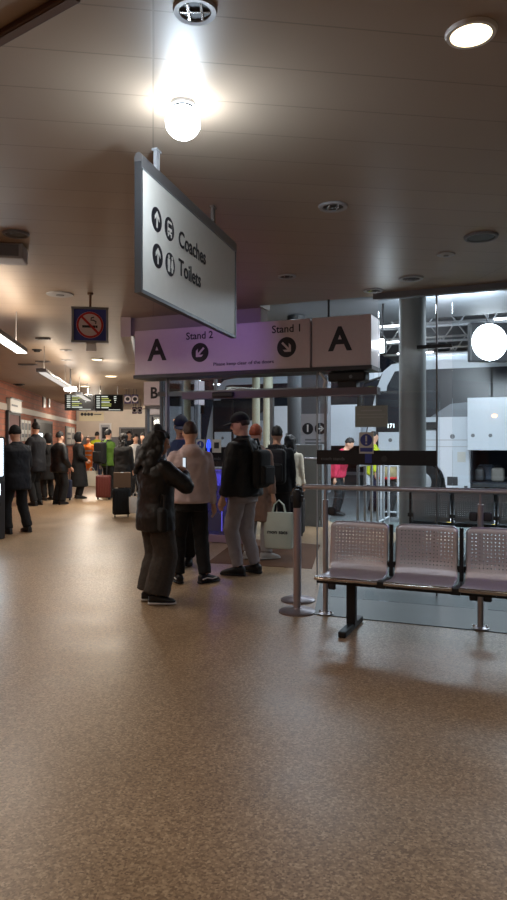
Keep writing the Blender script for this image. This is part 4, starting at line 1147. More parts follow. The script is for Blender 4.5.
def person(label, pos, head, H, top, legs, shoes, hair, skin=SKIN1, w=1.0, lean=0, yaw=0, pitch=0, feet=((-.1, 0, 8), (.1, .03, -8)),
           hands=((-.24, .06, .80), (.24, .06, .80)), poles=((-.3, -1, 0), (.3, -1, 0)), vox=.012, group=None, cap=None, cat='person', fold=.024, extras=None):
    root = thing('person', label, cat, (pos[0], pos[1], .004), rz=-math.radians(head), group=group)
    S = H / 1.76
    hz = .93; ln = math.radians(lean)
    def B(p):
        p = Vector(p)
        t = min(1, max(0, (p.z - hz + .05) / .3)); a = ln * t * t * (3 - 2 * t)
        y, z = p.y, p.z - hz
        return Vector((p.x, y * math.cos(a) + z * math.sin(a), hz + z * math.cos(a) - y * math.sin(a)))
    HB = Vector((0, .0, 1.53))
    Rh = Matrix.Rotation(math.radians(-yaw), 3, 'Z') @ Matrix.Rotation(math.radians(-pitch), 3, 'X')
    def Hd(p):                                     # head space: origin at head centre
        return B(HB + Rh @ (Vector(p) + Vector((0, .018, .112)))) * S
    SB = lambda p: B(p) * S
    sho = [B((sx * .168 * w, -.01, 1.375)) for sx in (-1, 1)]
    arms = []
    for k in (0, 1):
        e, wr_ = ik(sho[k], Vector(hands[k]), .285, .25, Vector(poles[k]))
        arms.append((sho[k], e, wr_))
    lg = []
    for k, sx in ((0, -1), (1, 1)):
        hp_ = Vector((sx * .088 * w, -.005, .90)); an = Vector((feet[k][0], feet[k][1] - .03, .085))
        kn, an = ik(hp_, an, .42, .415, Vector((sx * .08, 1, 0)))
        lg.append((hp_, kn, an))
    def rings(zs, fn, n=22, pw=2.3):
        out = []
        for z in zs:
            rx, ry, cy = fn(z)
            r = []
            for i in range(n):
                a = 2 * PI * i / n; c, s_ = math.cos(a), math.sin(a)
                r.append(SB((rx * w * math.copysign(abs(c) ** (2 / pw), c), cy + ry * math.copysign(abs(s_) ** (2 / pw), s_), z)))
            out.append(r)
        return out
    # ---- body, one continuous surface
    mb = MB()
    mb.loft(rings([.80, .86, .92, 1.0, 1.1, 1.22, 1.33, 1.40, 1.45, 1.49, 1.52, 1.56], tor))
    mb.ell((0, 0, 0), (.074, .094, .118), 20, 14, fn=Hd)
    mb.ell((0, .03, -.066), (.054, .06, .052), 14, 8, fn=Hd)
    mb.ell((0, .098, -.018), (.014, .022, .024), 10, 6, fn=Hd)
    mb.ell((0, .09, .005), (.011, .012, .03), 8, 6, fn=Hd)
    for sx in (-1, 1):
        mb.ell((sx * .076, -.008, -.012), (.012, .02, .032), 10, 6, fn=Hd)
    mb.tube([HB * 1 + Vector((0, -.01, -.05)), HB + Vector((0, .0, .06))], [.058, .052], 14, fn=lambda q: SB(q))
    for k, sx in ((0, -1), (1, 1)):
        s_, e, h = arms[k]
        mb.ell(s_ * S, (.062 * S, .06 * S, .06 * S), 12, 8)
        mb.tube([q * S for q in (s_, (s_ + e) / 2, e)], [.052 * S, .046 * S, .04 * S], 12, rounded=True)
        mb.tube([q * S for q in (e, e.lerp(h, .4), h)], [.041 * S, .038 * S, .027 * S], 12, rounded=True)
        d = (h - e).normalized()
        side = Vector((-sx, 0, 0)); side = (side - d * side.dot(d)).normalized()
        nrm = d.cross(side)
        pc = h + d * .05
        mb.tube([h * S, pc * S, (h + d * .085) * S], [.026 * S, .032 * S, .03 * S], 10, rounded=True)
        for f in range(4):
            fl_ = (.062, .072, .068, .052)[f]
            b0 = h + d * .085 + nrm * (.030 - f * .02)
            b1 = b0 + d * fl_ * .55 + side * .010
            b2 = b1 + d * fl_ * .4 + side * .024
            mb.tube([(h + d * .05 + nrm * (.02 - f * .013)) * S, b0 * S, b1 * S, b2 * S], [.011 * S, .0105 * S, .0095 * S, .008 * S], 8, rounded=True)
        t0 = h + d * .02 + nrm * .022
        mb.tube([t0 * S, (t0 + d * .035 + nrm * .022 + side * .012) * S, (t0 + d * .062 + nrm * .022 + side * .022) * S], [.013 * S, .012 * S, .009 * S], 8, rounded=True)
        hp_, kn, an = lg[k]
        mb.tube([q * S for q in (hp_, (hp_ + kn) / 2, kn)], [.085 * S, .07 * S, .054 * S], 14, rounded=True)
        mb.tube([q * S for q in (kn, kn.lerp(an, .35), an)], [.055 * S, .052 * S, .036 * S], 14, rounded=True)
        fy = math.radians(-feet[k][2]); fd = Vector((-math.sin(fy), math.cos(fy), 0))
        mb.tube([(an + Vector((0, 0, -.035))) * S, (an + fd * .08 + Vector((0, 0, -.05))) * S, (an + fd * .16 + Vector((0, 0, -.055))) * S], [.034 * S, .034 * S, .026 * S], 10, rounded=True)
    RM = lambda v: [('REMESH', dict(mode='VOXEL', voxel_size=v, use_smooth_shade=True)), ('SMOOTH', dict(factor=.5, iterations=3))]
    body = obj('body', mb, skin, root, True, RM(min(vox, .010) if vox <= .012 else vox))
    if vox <= .012:
        for sx in (-1, 1):
            mb = MB(); mb.ell((sx * .031, .083, .008), (.013, .008, .008), 10, 6, fn=Hd); obj('eye', mb, M_EYE, root, True)
        mb = MB(); mb.ell((0, .088, -.06), (.022, .006, .007), 10, 6, fn=Hd); obj('mouth', mb, M_LIP, root, True)
    # ---- clothing
    CL = lambda v, f: RM(v) + ([('DISPLACE', dict(texture=TEX, strength=f, mid_level=.5, texture_coords='GLOBAL'))] if f else [])
    pad = top.get('pad', .02); hem = top.get('hem', .84); flare = top.get('flare', 0.0); zt = top.get('ztop', 1.485)
    mb = MB()
    zs = [hem]
    z = hem + .012
    while z < zt - .04:
        zs.append(z); z += .07
    zs += [zt - .035, zt]
    def ft(z):
        rx, ry, cy = tor(z)
        k = max(0, min(1, (1.1 - z) / max(.1, 1.1 - hem))) if hem < 1.1 else 0
        if z < 1.2:                                  # cloth hangs straight from the chest
            rx = max(rx, .150); ry = max(ry, .112)
        q = 1 if z < 1.36 else max(.5, 1 - (z - 1.36) * 5)
        tuck = .012 if z - hem < .01 else 0
        return rx + pad * q + flare * k - tuck, ry + pad * q + flare * k * .8 - tuck, cy
    mb.loft(rings(zs, ft, 26))
    sl = top.get('sleeve', .062); cuff = top.get('cuff', .05)
    for k in (0, 1):
        s_, e, h = arms[k]
        r = sl + pad * .3
        mb.ell(s_ * S, (r * .98 * S, r * .98 * S, r * .95 * S), 14, 9)
        tip = h - (h - e).normalized() * .012
        mb.tube([q * S for q in (s_, (s_ + e) / 2, e)], [r * S, r * .96 * S, r * .88 * S], 14, rounded=True)
        mb.tube([q * S for q in (e, e.lerp(tip, .55), tip)], [r * .88 * S, (r * .4 + cuff * .5) * S, cuff * S], 14, rounded=False)
        mb.ell(e * S, (r * .9 * S,) * 3, 12, 8)
    if top.get('collar'):
        c = top['collar']
        mb.lathe([(.062, 1.44), (.082, 1.46), (.078, 1.46 + c), (.064, 1.465 + c)], n=20) if False else mb.loft([[SB((math.cos(2 * PI * i / 18) * rx, -.004 + math.sin(2 * PI * i / 18) * ry, z)) for i in range(18)] for z, rx, ry in ((1.43, .10, .095), (1.47, .088, .086), (1.47 + c, .08, .082))])
    if top.get('hood'):
        mb.ell((0, 0, 0), (.125, .085, .075), 16, 10, fn=lambda p: SB(p + Vector((0, -.095, 1.43))))
        mb.loft([[SB((math.cos(2 * PI * i / 18) * rx, -.02 + math.sin(2 * PI * i / 18) * ry, z)) for i in range(18)] for z, rx, ry in ((1.42, .13, .10), (1.47, .105, .098), (1.515, .088, .088))])
    if top.get('quilt'):
        pass
    tv = max(vox, .011)
    tp = obj(top.get('name', 'jacket'), mb, top['m'], root, True, CL(tv, fold))
    if top.get('vest'):                              # reflective bands of a high visibility vest
        mb = MB()
        for zb in (1.02, 1.18):
            mb.loft(rings([zb, zb + .045], lambda z: (max(tor(z)[0], .15) + pad + .012, max(tor(z)[1], .112) + pad + .012, 0), 24))
        obj('reflective_band', mb, M_LGREY, tp, True)
    if top.get('trim'):
        mb = MB(); mb.loft(rings([hem - .008, hem + .045], lambda z: (ft(hem + .05)[0] + .002, ft(hem + .05)[1] + .002, 0), 26)); obj('hem_band', mb, top['trim'], tp, True, RM(.012))
    # trousers
    mb = MB()
    r1, r2, r3 = legs.get('r', (.10, .085, .075)); ze = legs.get('end', .085)
    mb.loft(rings([.79, .85, .92, 1.0, 1.05], lambda z: (tor(z)[0] + .012, tor(z)[1] + .012, tor(z)[2]), 22))
    for k in (0, 1):
        hp_, kn, an = lg[k]
        en = an + Vector((0, 0, ze - .085))
        mb.tube([q * S for q in (hp_, (hp_ + kn) / 2, kn, kn.lerp(en, .5), en)], [r1 * S, (r1 + r2) / 2 * S, r2 * S, (r2 + r3) / 2 * S, r3 * S], 16)
    obj(legs.get('name', 'trousers'), mb, legs['m'], root, True, CL(tv, fold * .9))
    # shoes
    for k in (0, 1):
        an = lg[k][2]; fy = math.radians(-feet[k][2])
        R = Matrix.Rotation(fy, 3, 'Z')
        base = Vector((an.x, an.y, 0))
        def shoe(prof, z0off=0):
            rs = []
            for y, hw_, zt_, zb_ in prof:
                ring = []
                for i in range(14):
                    a = 2 * PI * i / 14
                    x_ = hw_ * math.copysign(abs(math.cos(a)) ** .8, math.cos(a)); zz = (zt_ + zb_) / 2 + (zt_ - zb_) / 2 * math.copysign(abs(math.sin(a)) ** .7, math.sin(a))
                    ring.append((base + R @ Vector((x_, y, zz))) * S)
                rs.append(ring)
            return MB().loft(rs)
        up = [(-.078, .018, .075, .02), (-.07, .034, .092, .012), (-.03, .04, .115, .01), (.02, .042, .11, .01), (.07, .045, .085, .01), (.13, .047, .066, .01), (.175, .04, .05, .012), (.195, .02, .036, .016)]
        sh = obj('shoe', shoe(up), shoes['m'], root, True)
        so = [(-.084, .02, .026, 0), (-.076, .038, .028, 0), (0, .044, .026, 0), (.1, .05, .026, 0), (.175, .044, .026, 0), (.203, .02, .025, .002)]
        obj('sole', shoe(so), shoes.get('sole', shoes['m']), sh, True)
        if shoes.get('stripe'):
            mb = MB()
            for sx in (-1, 1):
                pts = [(base + R @ Vector((sx * .043, -.06, .05))) * S, (base + R @ Vector((sx * .048, .0, .062))) * S, (base + R @ Vector((sx * .052, .07, .045))) * S, (base + R @ Vector((sx * .05, .13, .052))) * S]
                mb.tube(pts, .007, 8)
            obj('side_stripe', mb, shoes['stripe'], sh, True)
    # hair
    kind, hm = hair
    mb = MB()
    def hsc(front, back, side, k=1.09):
        def f(d):
            y = d.y
            lim = front if y > .45 else (side if y > -.1 else back)
            return k if d.z > lim else .84
        return f
    if kind in ('short', 'fade'):
        mb.ell((0, -.006, .012), (.078, .098, .118), 28, 20, fn=Hd, scale=hsc(.45, -.3 if kind == 'short' else -.2, .1, 1.06 if kind == 'fade' else 1.10))
        obj('hair', mb, hm, root, True, RM(.009) + [('DISPLACE', dict(texture=TEX2, strength=.012, mid_level=.45, texture_coords='GLOBAL'))])
    elif kind in ('curly', 'long', 'bob'):
        mb.ell((0, -.010, .014), (.084, .104, .122), 28, 20, fn=Hd, scale=hsc(.35, -.9, -.6, 1.10))
        rnd = random.Random(len(label))
        zl = {'curly': -.34, 'long': -.30, 'bob': -.12}[kind]
        n = 110 if kind == 'curly' else 46
        for i in range(n):
            t_ = i / n; a = rnd.uniform(PI * .92, PI * 2.08)
            zz = .08 + (zl - .08) * t_
            rr = (.088 + .05 * min(1, t_ * 1.8)) if kind == 'curly' else .085 + .022 * t_
            mb.ell((math.cos(a) * rr * 1.0, math.sin(a) * rr * .9 - .02 - (.03 * t_), zz), (.046, .044, .05) if kind == 'curly' else (.03, .03, .06), 8, 6, fn=Hd)
        obj('hair', mb, hm, root, True, RM(.012) + [('DISPLACE', dict(texture=TEX, strength=.05, mid_level=.5, texture_coords='GLOBAL'))])
    elif kind == 'beanie':
        mb.ell((0, -.006, .02), (.08, .1, .122), 26, 18, fn=Hd, scale=hsc(.2, -.2, -.05, 1.12))
        o = obj('beanie', mb, hm, root, True, RM(.009))
        mb = MB(); mb.loft([[Hd((math.cos(2 * PI * i / 20) * .092 * q, -.006 + math.sin(2 * PI * i / 20) * .112 * q, z)) for i in range(20)] for z, q in ((.0, .96), (.005, 1.0), (.05, 1.0), (.055, .96))])
        obj('cuff', mb, hm, o, True)
    elif kind == 'hoodup':
        mb.ell((0, -.02, .0), (.1, .118, .142), 26, 18, fn=Hd, scale=lambda d: 1.1 if d.y < .55 else .8)
        obj('hood', mb, hm, root, True, RM(.011))
    if cap:
        mb = MB()
        mb.ell((0, -.004, .022), (.082, .102, .112), 26, 18, fn=Hd, scale=hsc(.12, .0, .05, 1.12))
        cp_ = obj('cap', mb, cap, root, True, RM(.008))
        mb = MB(); vsr = []
        for y, hw_ in ((.085, .078), (.12, .076), (.155, .062), (.18, .036), (.186, .01)):
            ring = []
            for i in range(12):
                a = 2 * PI * i / 12
                x_ = hw_ * math.cos(a)
                ring.append(Hd((x_, y, .038 - (y - .085) * .22 - x_ * x_ * 2.2 + .006 * math.sin(a))))
            vsr.append(ring)
        mb.loft(vsr); obj('visor', mb, cap, cp_, True)
        mb = MB(); mb.ell((0, -.004, .15), (.012, .012, .008), 10, 6, fn=Hd); obj('cap_button', mb, cap, cp_, True)
    root['hand_r'] = 0; del root['hand_r']
    T = Matrix.Translation(root.location) @ Matrix.Rotation(-math.radians(head), 4, 'Z')
    info = dict(root=root, T=T, hand=[T @ ((arms[k][2] + (arms[k][2] - arms[k][1]).normalized() * .09) * S) for k in (0, 1)], S=S, back=lambda y, z: T @ (SB((0, y, z))))
    return info

def backpack(label, T, S, w_=.31, h_=.46, d_=.17, m=C_BLACK, z0=.98, y0=-.165, strap=True, group=None):
    p = T @ Vector((0, (y0 - d_ / 2) * S, z0 * S))
    t = thing('backpack', label, 'backpack', p, rz=T.to_euler().z, group=group)
    obj('main_compartment', MB().rbox((0, 0, h_ / 2), (w_, d_, h_), .065, 5), m, t, True)
    k = obj('front_pocket', MB().rbox((0, -d_ / 2 - .02, h_ * .34), (w_ * .8, .07, h_ * .5), .03, 4), m, t, True)
    obj('zip', MB().box((0, -d_ / 2 - .057, h_ * .54), (w_ * .6, .006, .008)), M_DKGREY, k)
    obj('top_loop', MB().tube([(-.03, d_ / 2 - .02, h_ - .01), (-.025, d_ / 2 - .02, h_ + .035), (.025, d_ / 2 - .02, h_ + .035), (.03, d_ / 2 - .02, h_ - .01)], .009, 8), M_BLACK, t, True)
    if strap:
        for sx in (-1, 1):
            zs = 1.40 * S - z0 * S
            obj('shoulder_strap', MB().tube([(sx * .09, d_ / 2 - .01, h_ - .06), (sx * .105, d_ / 2 + .06, zs + .085), (sx * .11, d_ / 2 + .2, zs + .075), (sx * .12, d_ / 2 + .33, zs - .06), (sx * .13, d_ / 2 + .33, zs - .24), (sx * .15, d_ / 2 + .05, .06)], .016, 8), M_BLACK, t, True)
    return t
def tote(label, top_pt, rz, w_, h_, d_, m, lettering=None, tcol=None, group=None, drop=.16):
    zb = max(.012, top_pt.z - drop - h_)
    t = thing('carrier_bag', label, 'bag', (top_pt.x, top_pt.y, zb), rz=rz, group=group)
    rs = []
    for z, kx, ky in ((0, .86, .8), (.012, .92, .95), (h_ * .4, .98, 1.0), (h_ * .8, 1.0, .7), (h_, 1.0, .42)):
        rs.append([Vector((w_ / 2 * kx * math.copysign(abs(math.cos(2 * PI * i / 28)) ** .55, math.cos(2 * PI * i / 28)), d_ / 2 * ky * math.copysign(abs(math.sin(2 * PI * i / 28)) ** .7, math.sin(2 * PI * i / 28)), z)) for i in range(28)])
    b = obj('bag_body', MB().loft(rs), m, t, True)
    for sy in (-1, 1):
        zz = top_pt.z - zb
        obj('handle', MB().tube([(-w_ * .22, sy * d_ * .18, h_ - .02), (-w_ * .16, sy * d_ * .1, h_ + (zz - h_) * .6), (0, sy * .008, zz - .004), (w_ * .16, sy * d_ * .1, h_ + (zz - h_) * .6), (w_ * .22, sy * d_ * .18, h_ - .02)], .008, 8), m, t, True)
    if lettering:
        text('lettering', lettering, .072, tcol or M_INK, b, (0, -d_ / 2 * .99 - .003, h_ * .47), .02)
    return t
def suitcase(label, p, rz, w_, h_, d_, m, pull=.3):
    t = thing('suitcase', label, 'suitcase', (p.x, p.y, .006), rz=rz)
    b = obj('shell', MB().rbox((0, 0, h_ / 2 + .05), (w_, d_, h_), .045, 4), m, t, True)
    mb = MB()
    for i in range(5):
        mb.rbox((-w_ * .34 + i * w_ * .17, -d_ / 2 - .003, h_ / 2 + .05), (w_ * .06, .012, h_ * .8), .004, 2)
    obj('rib', mb, m, b)
    for sx in (-1, 1):
        for sy in (-1, 1):
            obj('wheel', MB().lathe([(.006, -.012), (.024, -.012), (.024, .012), (.006, .012)], (sx * (w_ / 2 - .05), sy * (d_ / 2 - .05), .024), 16, axis='X').box((sx * (w_ / 2 - .05), sy * (d_ / 2 - .05), .05), (.03, .03, .02)), M_TYRE, t)
    obj('pull_handle', MB().tube([(-w_ * .2, d_ * .3, h_), (-w_ * .2, d_ * .3, h_ + pull), (w_ * .2, d_ * .3, h_ + pull), (w_ * .2, d_ * .3, h_)], .010, 8), M_DKGREY, t, True)
    return t
def gp(px, py):
    q = ground(px, py); return (q.x, q.y)
def gd(px, d):
    q = at(px, HY, d); return (q.x, q.y)

# --- the group at stand A
p1 = person('person in black jacket and wide checked trousers holding a phone, nearest the camera', gp(156, 602), 50, 1.63,
    dict(m=C_LEATH, hem=.74, pad=.055, sleeve=.075, cuff=.05, collar=.03, name='jacket'), dict(m=C_CHECK, r=(.12, .13, .135), end=.10), dict(m=SHOE_B, sole=SHOE_W),
    ('curly', HAIR_BK), skin=SKIN2, yaw=25, pitch=12, feet=((-.09, .0, 32), (.10, -.03, 36)), hands=((-.08, .27, 1.30), (.14, .26, 1.32)), poles=((-.6, -.2, -1), (.9, -.35, -.6)), vox=.010, w=1.05)
hh = p1['hand'][1]
t = thing('mobile_phone', 'mobile phone held up by the person in the black jacket', 'phone', (hh.x + .005, hh.y + .03, hh.z - .01), rz=-math.radians(60))
obj('case', MB().rbox((0, 0, .05), (.074, .010, .15), .004, 2), M_BLACK, t)
obj('screen', MB().box((0, -.0056, .05), (.066, .001, .138)), emit('phone_screen', (.8, .9, 1, 1), .8), t)
t = thing('shoulder_bag', 'small black bag at the right hip of the person in checked trousers', 'bag', p1['T'] @ Vector((.25, -.09, .70)), rz=-math.radians(70))
obj('bag_body', MB().rbox((0, 0, .11), (.2, .07, .22), .03, 3), C_BLACK, t, True)
obj('strap', MB().tube([(-.08, 0, .2), (-.05, .01, .34), (.05, .01, .34), (.08, 0, .2)], .008, 8), M_BLACK, t, True)
p2 = person('person in a pale pink-grey hoodie and black trousers, back turned', gp(190.5, 583), -14, 1.74,
    dict(m=C_HOOD, hem=.885, pad=.045, sleeve=.066, cuff=.042, hood=True, name='hoodie', trim=C_HOOD), dict(m=C_BLACK, r=(.10, .085, .07), end=.10), dict(m=SHOE_B, sole=SHOE_B, stripe=SHOE_W),
    ('fade', HAIR_BR), skin=SKIN1, yaw=-4, pitch=6, feet=((-.13, .06, -12), (.15, -.02, 62)), hands=((-.20, .24, 1.06), (.27, .04, .80)), poles=((-.7, -.6, -.4), (.5, -1, 0)), vox=.010)
p3 = person('person in a slate blue top and dark blue cap facing the hoodie', gd(181, 8.45), 168, 1.84,
    dict(m=C_SLATE, hem=.88, pad=.03, sleeve=.06, cuff=.042, collar=.015, name='shirt'), dict(m=C_BLACK, r=(.10, .082, .07)), dict(m=SHOE_B),
    ('short', HAIR_BR), yaw=6, pitch=15, cap=C_NAVY, hands=((-.15, .28, 1.08), (.13, .28, 1.08)), poles=((-.8, -.5, -.4), (.8, -.5, -.4)), vox=.011)
p4 = person('tall person in black cap and black puffer jacket with grey joggers', gp(243, 574), -58, 1.85,
    dict(m=C_PUFF, hem=.86, pad=.065, sleeve=.078, cuff=.05, collar=.05, name='jacket'), dict(m=C_JOG, r=(.10, .086, .062), end=.10), dict(m=SHOE_B),
    ('short', HAIR_BR), yaw=-26, pitch=8, cap=C_BLACK, feet=((-.11, .02, -18), (.11, -.06, 10)), hands=((-.27, .10, .80), (.27, .02, .79)), poles=((-.4, -1, 0), (.4, -1, 0)), vox=.010, w=1.08)
backpack('black backpack on the tall person in the black cap', p4['T'], p4['S'], .30, .44, .12, C_BLACK, z0=.95, y0=-.18)
p5 = person('person in a beige coat with pale trousers carrying the white carrier bag', gd(255.5, 8.9), 28, 1.74,
    dict(m=C_COAT, hem=.50, pad=.035, flare=.03, sleeve=.062, cuff=.045, collar=.03, name='coat'), dict(m=C_PALE, r=(.09, .085, .08), end=.09), dict(m=SHOE_W),
    ('short', HAIR_GI), w=1.08, feet=((-.09, 0, 10), (.16, .02, 40)), hands=((-.24, .06, .82), (.27, -.02, .84)), vox=.011)
hb = p5['hand'][1]
tote('white carrier bag with black lettering hanging from the beige coat arm', Vector((hb.x + .06, hb.y - .05, hb.z + .03)), ang(U) + .12, .40, .46, .16, mat('bag_white', sr(206, 214, 200), .35, var=.08, scale=9, bump=.3), 'mon sacs')
p6 = person('dark clothed person with a bulky backpack behind the carrier bag', gd(277, 9.9), 10, 1.74,
    dict(m=C_BLACKB, hem=.80, pad=.045, sleeve=.066, collar=.03, name='jacket'), dict(m=C_DARK), dict(m=SHOE_B), ('short', HAIR_BK), vox=.014, w=1.05)
backpack('bulky dark backpack on the person behind the carrier bag', p6['T'], p6['S'], .33, .5, .2, C_DARK, z0=.93, y0=-.165)
p7 = person('person in a cream jacket beside the grey pier', gd(290.5, 11.6), 20, 1.62,
    dict(m=C_CREAM, hem=.82, pad=.035, collar=.02, name='jacket'), dict(m=C_BLACK), dict(m=SHOE_W), ('long', HAIR_BK), vox=.015)
q = gd(291, 10.9)
t = thing('wicker_bag', 'brown slouchy bag on top of a dark case by the stanchion', 'bag', (q[0], q[1], .655), rz=-.3)
obj('bag_body', MB().rbox((0, 0, .10), (.30, .2, .2), .06, 4), mat('bag_brown', sr(118, 100, 78), .8, var=.2, scale=40, bump=.4), t, True)
obj('handle', MB().tube([(-.09, 0, .19), (-.06, 0, .25), (.06, 0, .25), (.09, 0, .19)], .010, 8), M_BLACK, t, True)
suitcase('dark upright suitcase under the brown slouchy bag', Vector(q), -.3, .42, .58, .24, C_DARK, .012)
suitcase('red suitcase beside the person in the cream jacket', Vector(gd(286.5, 12.6)), .2, .3, .6, .22, M_RED, .3)
p8 = person('dark haired person mostly hidden between black jacket and slate top', gd(157.5, 10.2), -20, 1.77, dict(m=C_BLACK, hem=.8, pad=.04, collar=.03), dict(m=C_DARK), dict(m=SHOE_B), ('short', HAIR_BK), vox=.015)

# --- people along the brick wall and down the hall
V = .02
person('person in dark coat and beanie at the lit ticket machine, far left', gp(16.5, 533), -60, 1.77, dict(m=C_BLACKB, hem=.72, pad=.06, sleeve=.075, collar=.04), dict(m=C_BLACK, r=(.105, .09, .08)), dict(m=SHOE_B),
    ('beanie', C_BLACK), skin=SKIN1, yaw=-5, pitch=8, feet=((-.17, .04, -10), (.17, -.05, 12)), hands=((-.18, .30, 1.02), (.22, .26, .98)), poles=((-.8, -.5, -.4), (.8, -.5, -.4)), vox=.014, w=1.1)
person('tall dark person standing in front of the black wall doorway', gp(36.0, 505.5), -70, 1.95, dict(m=C_BLACKB, hem=.72, pad=.06, sleeve=.075, collar=.05), dict(m=C_BLACK), dict(m=SHOE_B), ('short', HAIR_BK), yaw=20, vox=V, hands=((-.15, .28, 1.1), (.2, .22, 1.05)), poles=((-.8, -.5, -.4), (.8, -.5, -.4)))
person('shorter hooded person in a dark coat beside the black doorway', gd(48.0, 17.5), -40, 1.70, dict(m=C_BLACK, hem=.55, pad=.055, flare=.03, sleeve=.07), dict(m=C_BLACK), dict(m=SHOE_B), ('hoodup', C_BLACK), vox=V)
person('person in a black jacket with pale collar in the wall queue', gp(59.5, 504.5), 40, 1.74, dict(m=C_LEATH, hem=.78, pad=.06, sleeve=.074, collar=.03), dict(m=C_BLACK, r=(.11, .10, .09)), dict(m=SHOE_B), ('short', HAIR_BK), vox=V, w=1.08, hands=((-.2, .2, .95), (.26, .14, .9)))
P10 = person('person in a long black coat with hood, next to the orange vest', gp(79, 498.5), 70, 1.74, dict(m=C_BLACK, hem=.32, pad=.045, flare=.08, sleeve=.068), dict(m=C_BLACK), dict(m=SHOE_B), ('hoodup', C_BLACK), vox=V, hands=((-.2, .2, 1.0), (.2, .2, 1.02)), poles=((-.8, -.5, -.4), (.8, -.5, -.4)))
person('person in bright orange work jacket far down the hall', gd(88.5, 25), 200, 1.68, dict(m=C_ORANGE, hem=.80, pad=.045, sleeve=.07, vest=True), dict(m=C_ORANGE), dict(m=SHOE_B), ('short', HAIR_BR), vox=V)
person('person in bright yellow work jacket far down the hall', gd(97, 27), 10, 1.86, dict(m=C_HIVIS, hem=.80, pad=.045, sleeve=.07, vest=True), dict(m=C_NAVY), dict(m=SHOE_B), ('short', HAIR_BK), vox=V)
P11 = person('person in a green jacket with backpack and red suitcase', gp(108, 497.5), 35, 1.82, dict(m=C_GREEN, hem=.82, pad=.05, sleeve=.072, collar=.04), dict(m=C_BLACK), dict(m=SHOE_B), ('short', HAIR_BK), vox=V, hands=((-.30, .02, .84), (.25, .1, .82)))
backpack('large black backpack on the person in the green jacket', P11['T'], P11['S'], .36, .58, .2, C_BLACK, z0=.88, y0=-.17)
q = P11['hand'][0]
tote('pale carrier bag held low by the person in green', Vector((q.x - .18, q.y - .25, .82)), .1, .34, .42, .16, mat('bag_pale', sr(186, 178, 162), .5), drop=.1)
suitcase('red suitcase standing behind the person in the green jacket', Vector(gp(103.5, 499.5)), .1, .38, .58, .24, mat('case_red', sr(92, 36, 30), .5), .35)
P12 = person('person in black with long hair waiting right of the green jacket', gp(123.5, 505), 20, 1.70, dict(m=C_BLACK, hem=.70, pad=.05, sleeve=.07), dict(m=C_BLACK), dict(m=SHOE_B), ('long', HAIR_BK), vox=V)
suitcase('tall black suitcase left of the black jacket person', Vector(gp(121.5, 517)), .2, .36, .52, .24, C_BLACK, .01)
q = gp(122, 516.5)
t = thing('cardboard_box', 'brown cardboard box on top of the black suitcase', 'box', (q[0], q[1] + .01, .592), rz=.2)
obj('carton', MB().box((0, 0, .15), (.34, .22, .3)), mat('cardboard', sr(104, 78, 56), .8), t)
obj('tape', MB().box((0, 0, .301), (.06, .222, .004)), M_LGREY, t)
tote('white carrier bag with a red mark on the floor by the suitcase', Vector((gp(135.5, 518)[0], gp(135.5, 518)[1], .52)), .1, .26, .32, .18, C_WHITE, drop=.1)
person('person in a white jacket down the hall beside dark coats', gd(135.5, 19), 150, 1.70, dict(m=C_WHITE, hem=.82, pad=.035, sleeve=.062), dict(m=C_DARK), dict(m=SHOE_B), ('short', HAIR_BK), vox=V)
person('person in a dark coat in front of the wide grey doors', gd(129, 22), 170, 1.82, dict(m=C_DARK, hem=.75, pad=.05, sleeve=.07), dict(m=C_BLACK), dict(m=SHOE_B), ('short', HAIR_BK), vox=V)
person('person in a dark jacket far back behind the curly hair', gd(144, 17), -150, 1.72, dict(m=C_BLACKB, hem=.8, pad=.045, sleeve=.066), dict(m=C_BLACK), dict(m=SHOE_B), ('short', HAIR_BK), vox=V)
suitcase('blue suitcase between the wall queue and the long coat', Vector(gp(67.5, 500.5)), .1, .22, .48, .22, C_NAVY, .25)
# --- outside the glass
OUTZ = -.07
def out(info):
    info['root'].location.z = OUTZ + .006
out(person('person in a bright pink jacket outside behind the band', gd(336.5, 14.6), 120, 1.72, dict(m=C_PINK, hem=.82, pad=.04, sleeve=.066), dict(m=C_DARK), dict(m=SHOE_B), ('short', HAIR_BK), lean=24, vox=V))
out(person('person in yellow reflective vest by the coach door', gd(373, 15.6), 100, 1.80, dict(m=C_HIVIS, hem=.8, pad=.045, sleeve=.068, vest=True), dict(m=C_NAVY), dict(m=SHOE_B), ('short', HAIR_BK), vox=V))
out(person('person in a khaki jacket bending over left of the grey column', gd(386.5, 14.4), 62, 1.80, dict(m=C_KHAKI, hem=.78, pad=.06, sleeve=.072, trim=M_RED), dict(m=C_DARK), dict(m=SHOE_B), ('beanie', mat('beanie_red', sr(178, 40, 40), .8)), lean=78, vox=V, hands=((-.15, .55, .45), (.15, .55, .45)), poles=((-.5, -.3, .5), (.5, -.3, .5))))

# ticket machine at the left edge
q = gd(-21, 10.6)
t = thing('ticket_machine', 'ticket machine with a glowing white screen at the left edge', 'ticket machine', (q[0], q[1], 0), rz=math.radians(52))
obj('cabinet', MB().rbox((0, 0, .8), (.6, .5, 1.6), .02, 2), M_DKGREY, t)
obj('screen', MB().box((0, -.256, 1.28), (.5, .012, .58)), M_SCREEN, t)
obj('lower_screen', MB().box((0, -.256, .78), (.4, .012, .18)), M_SCREEN, t)
obj('card_slot', MB().rbox((.15, -.262, .55), (.12, .02, .06), .005, 2), M_BLACK, t)
q = gd(40.5, 19.5)
t = thing('wall_screen', 'small glowing white screen by the black doorway', 'screen', (q[0], q[1], 0), rz=.1)
obj('pedestal', MB().rbox((0, .06, .7), (.3, .2, 1.4), .02, 2), M_DKGREY, t)
obj('screen', MB().rbox((0, -.03, 1.62), (.12, .03, .24), .006, 2).box((0, .03, 1.5), (.05, .05, .3)), M_SCREEN, t)

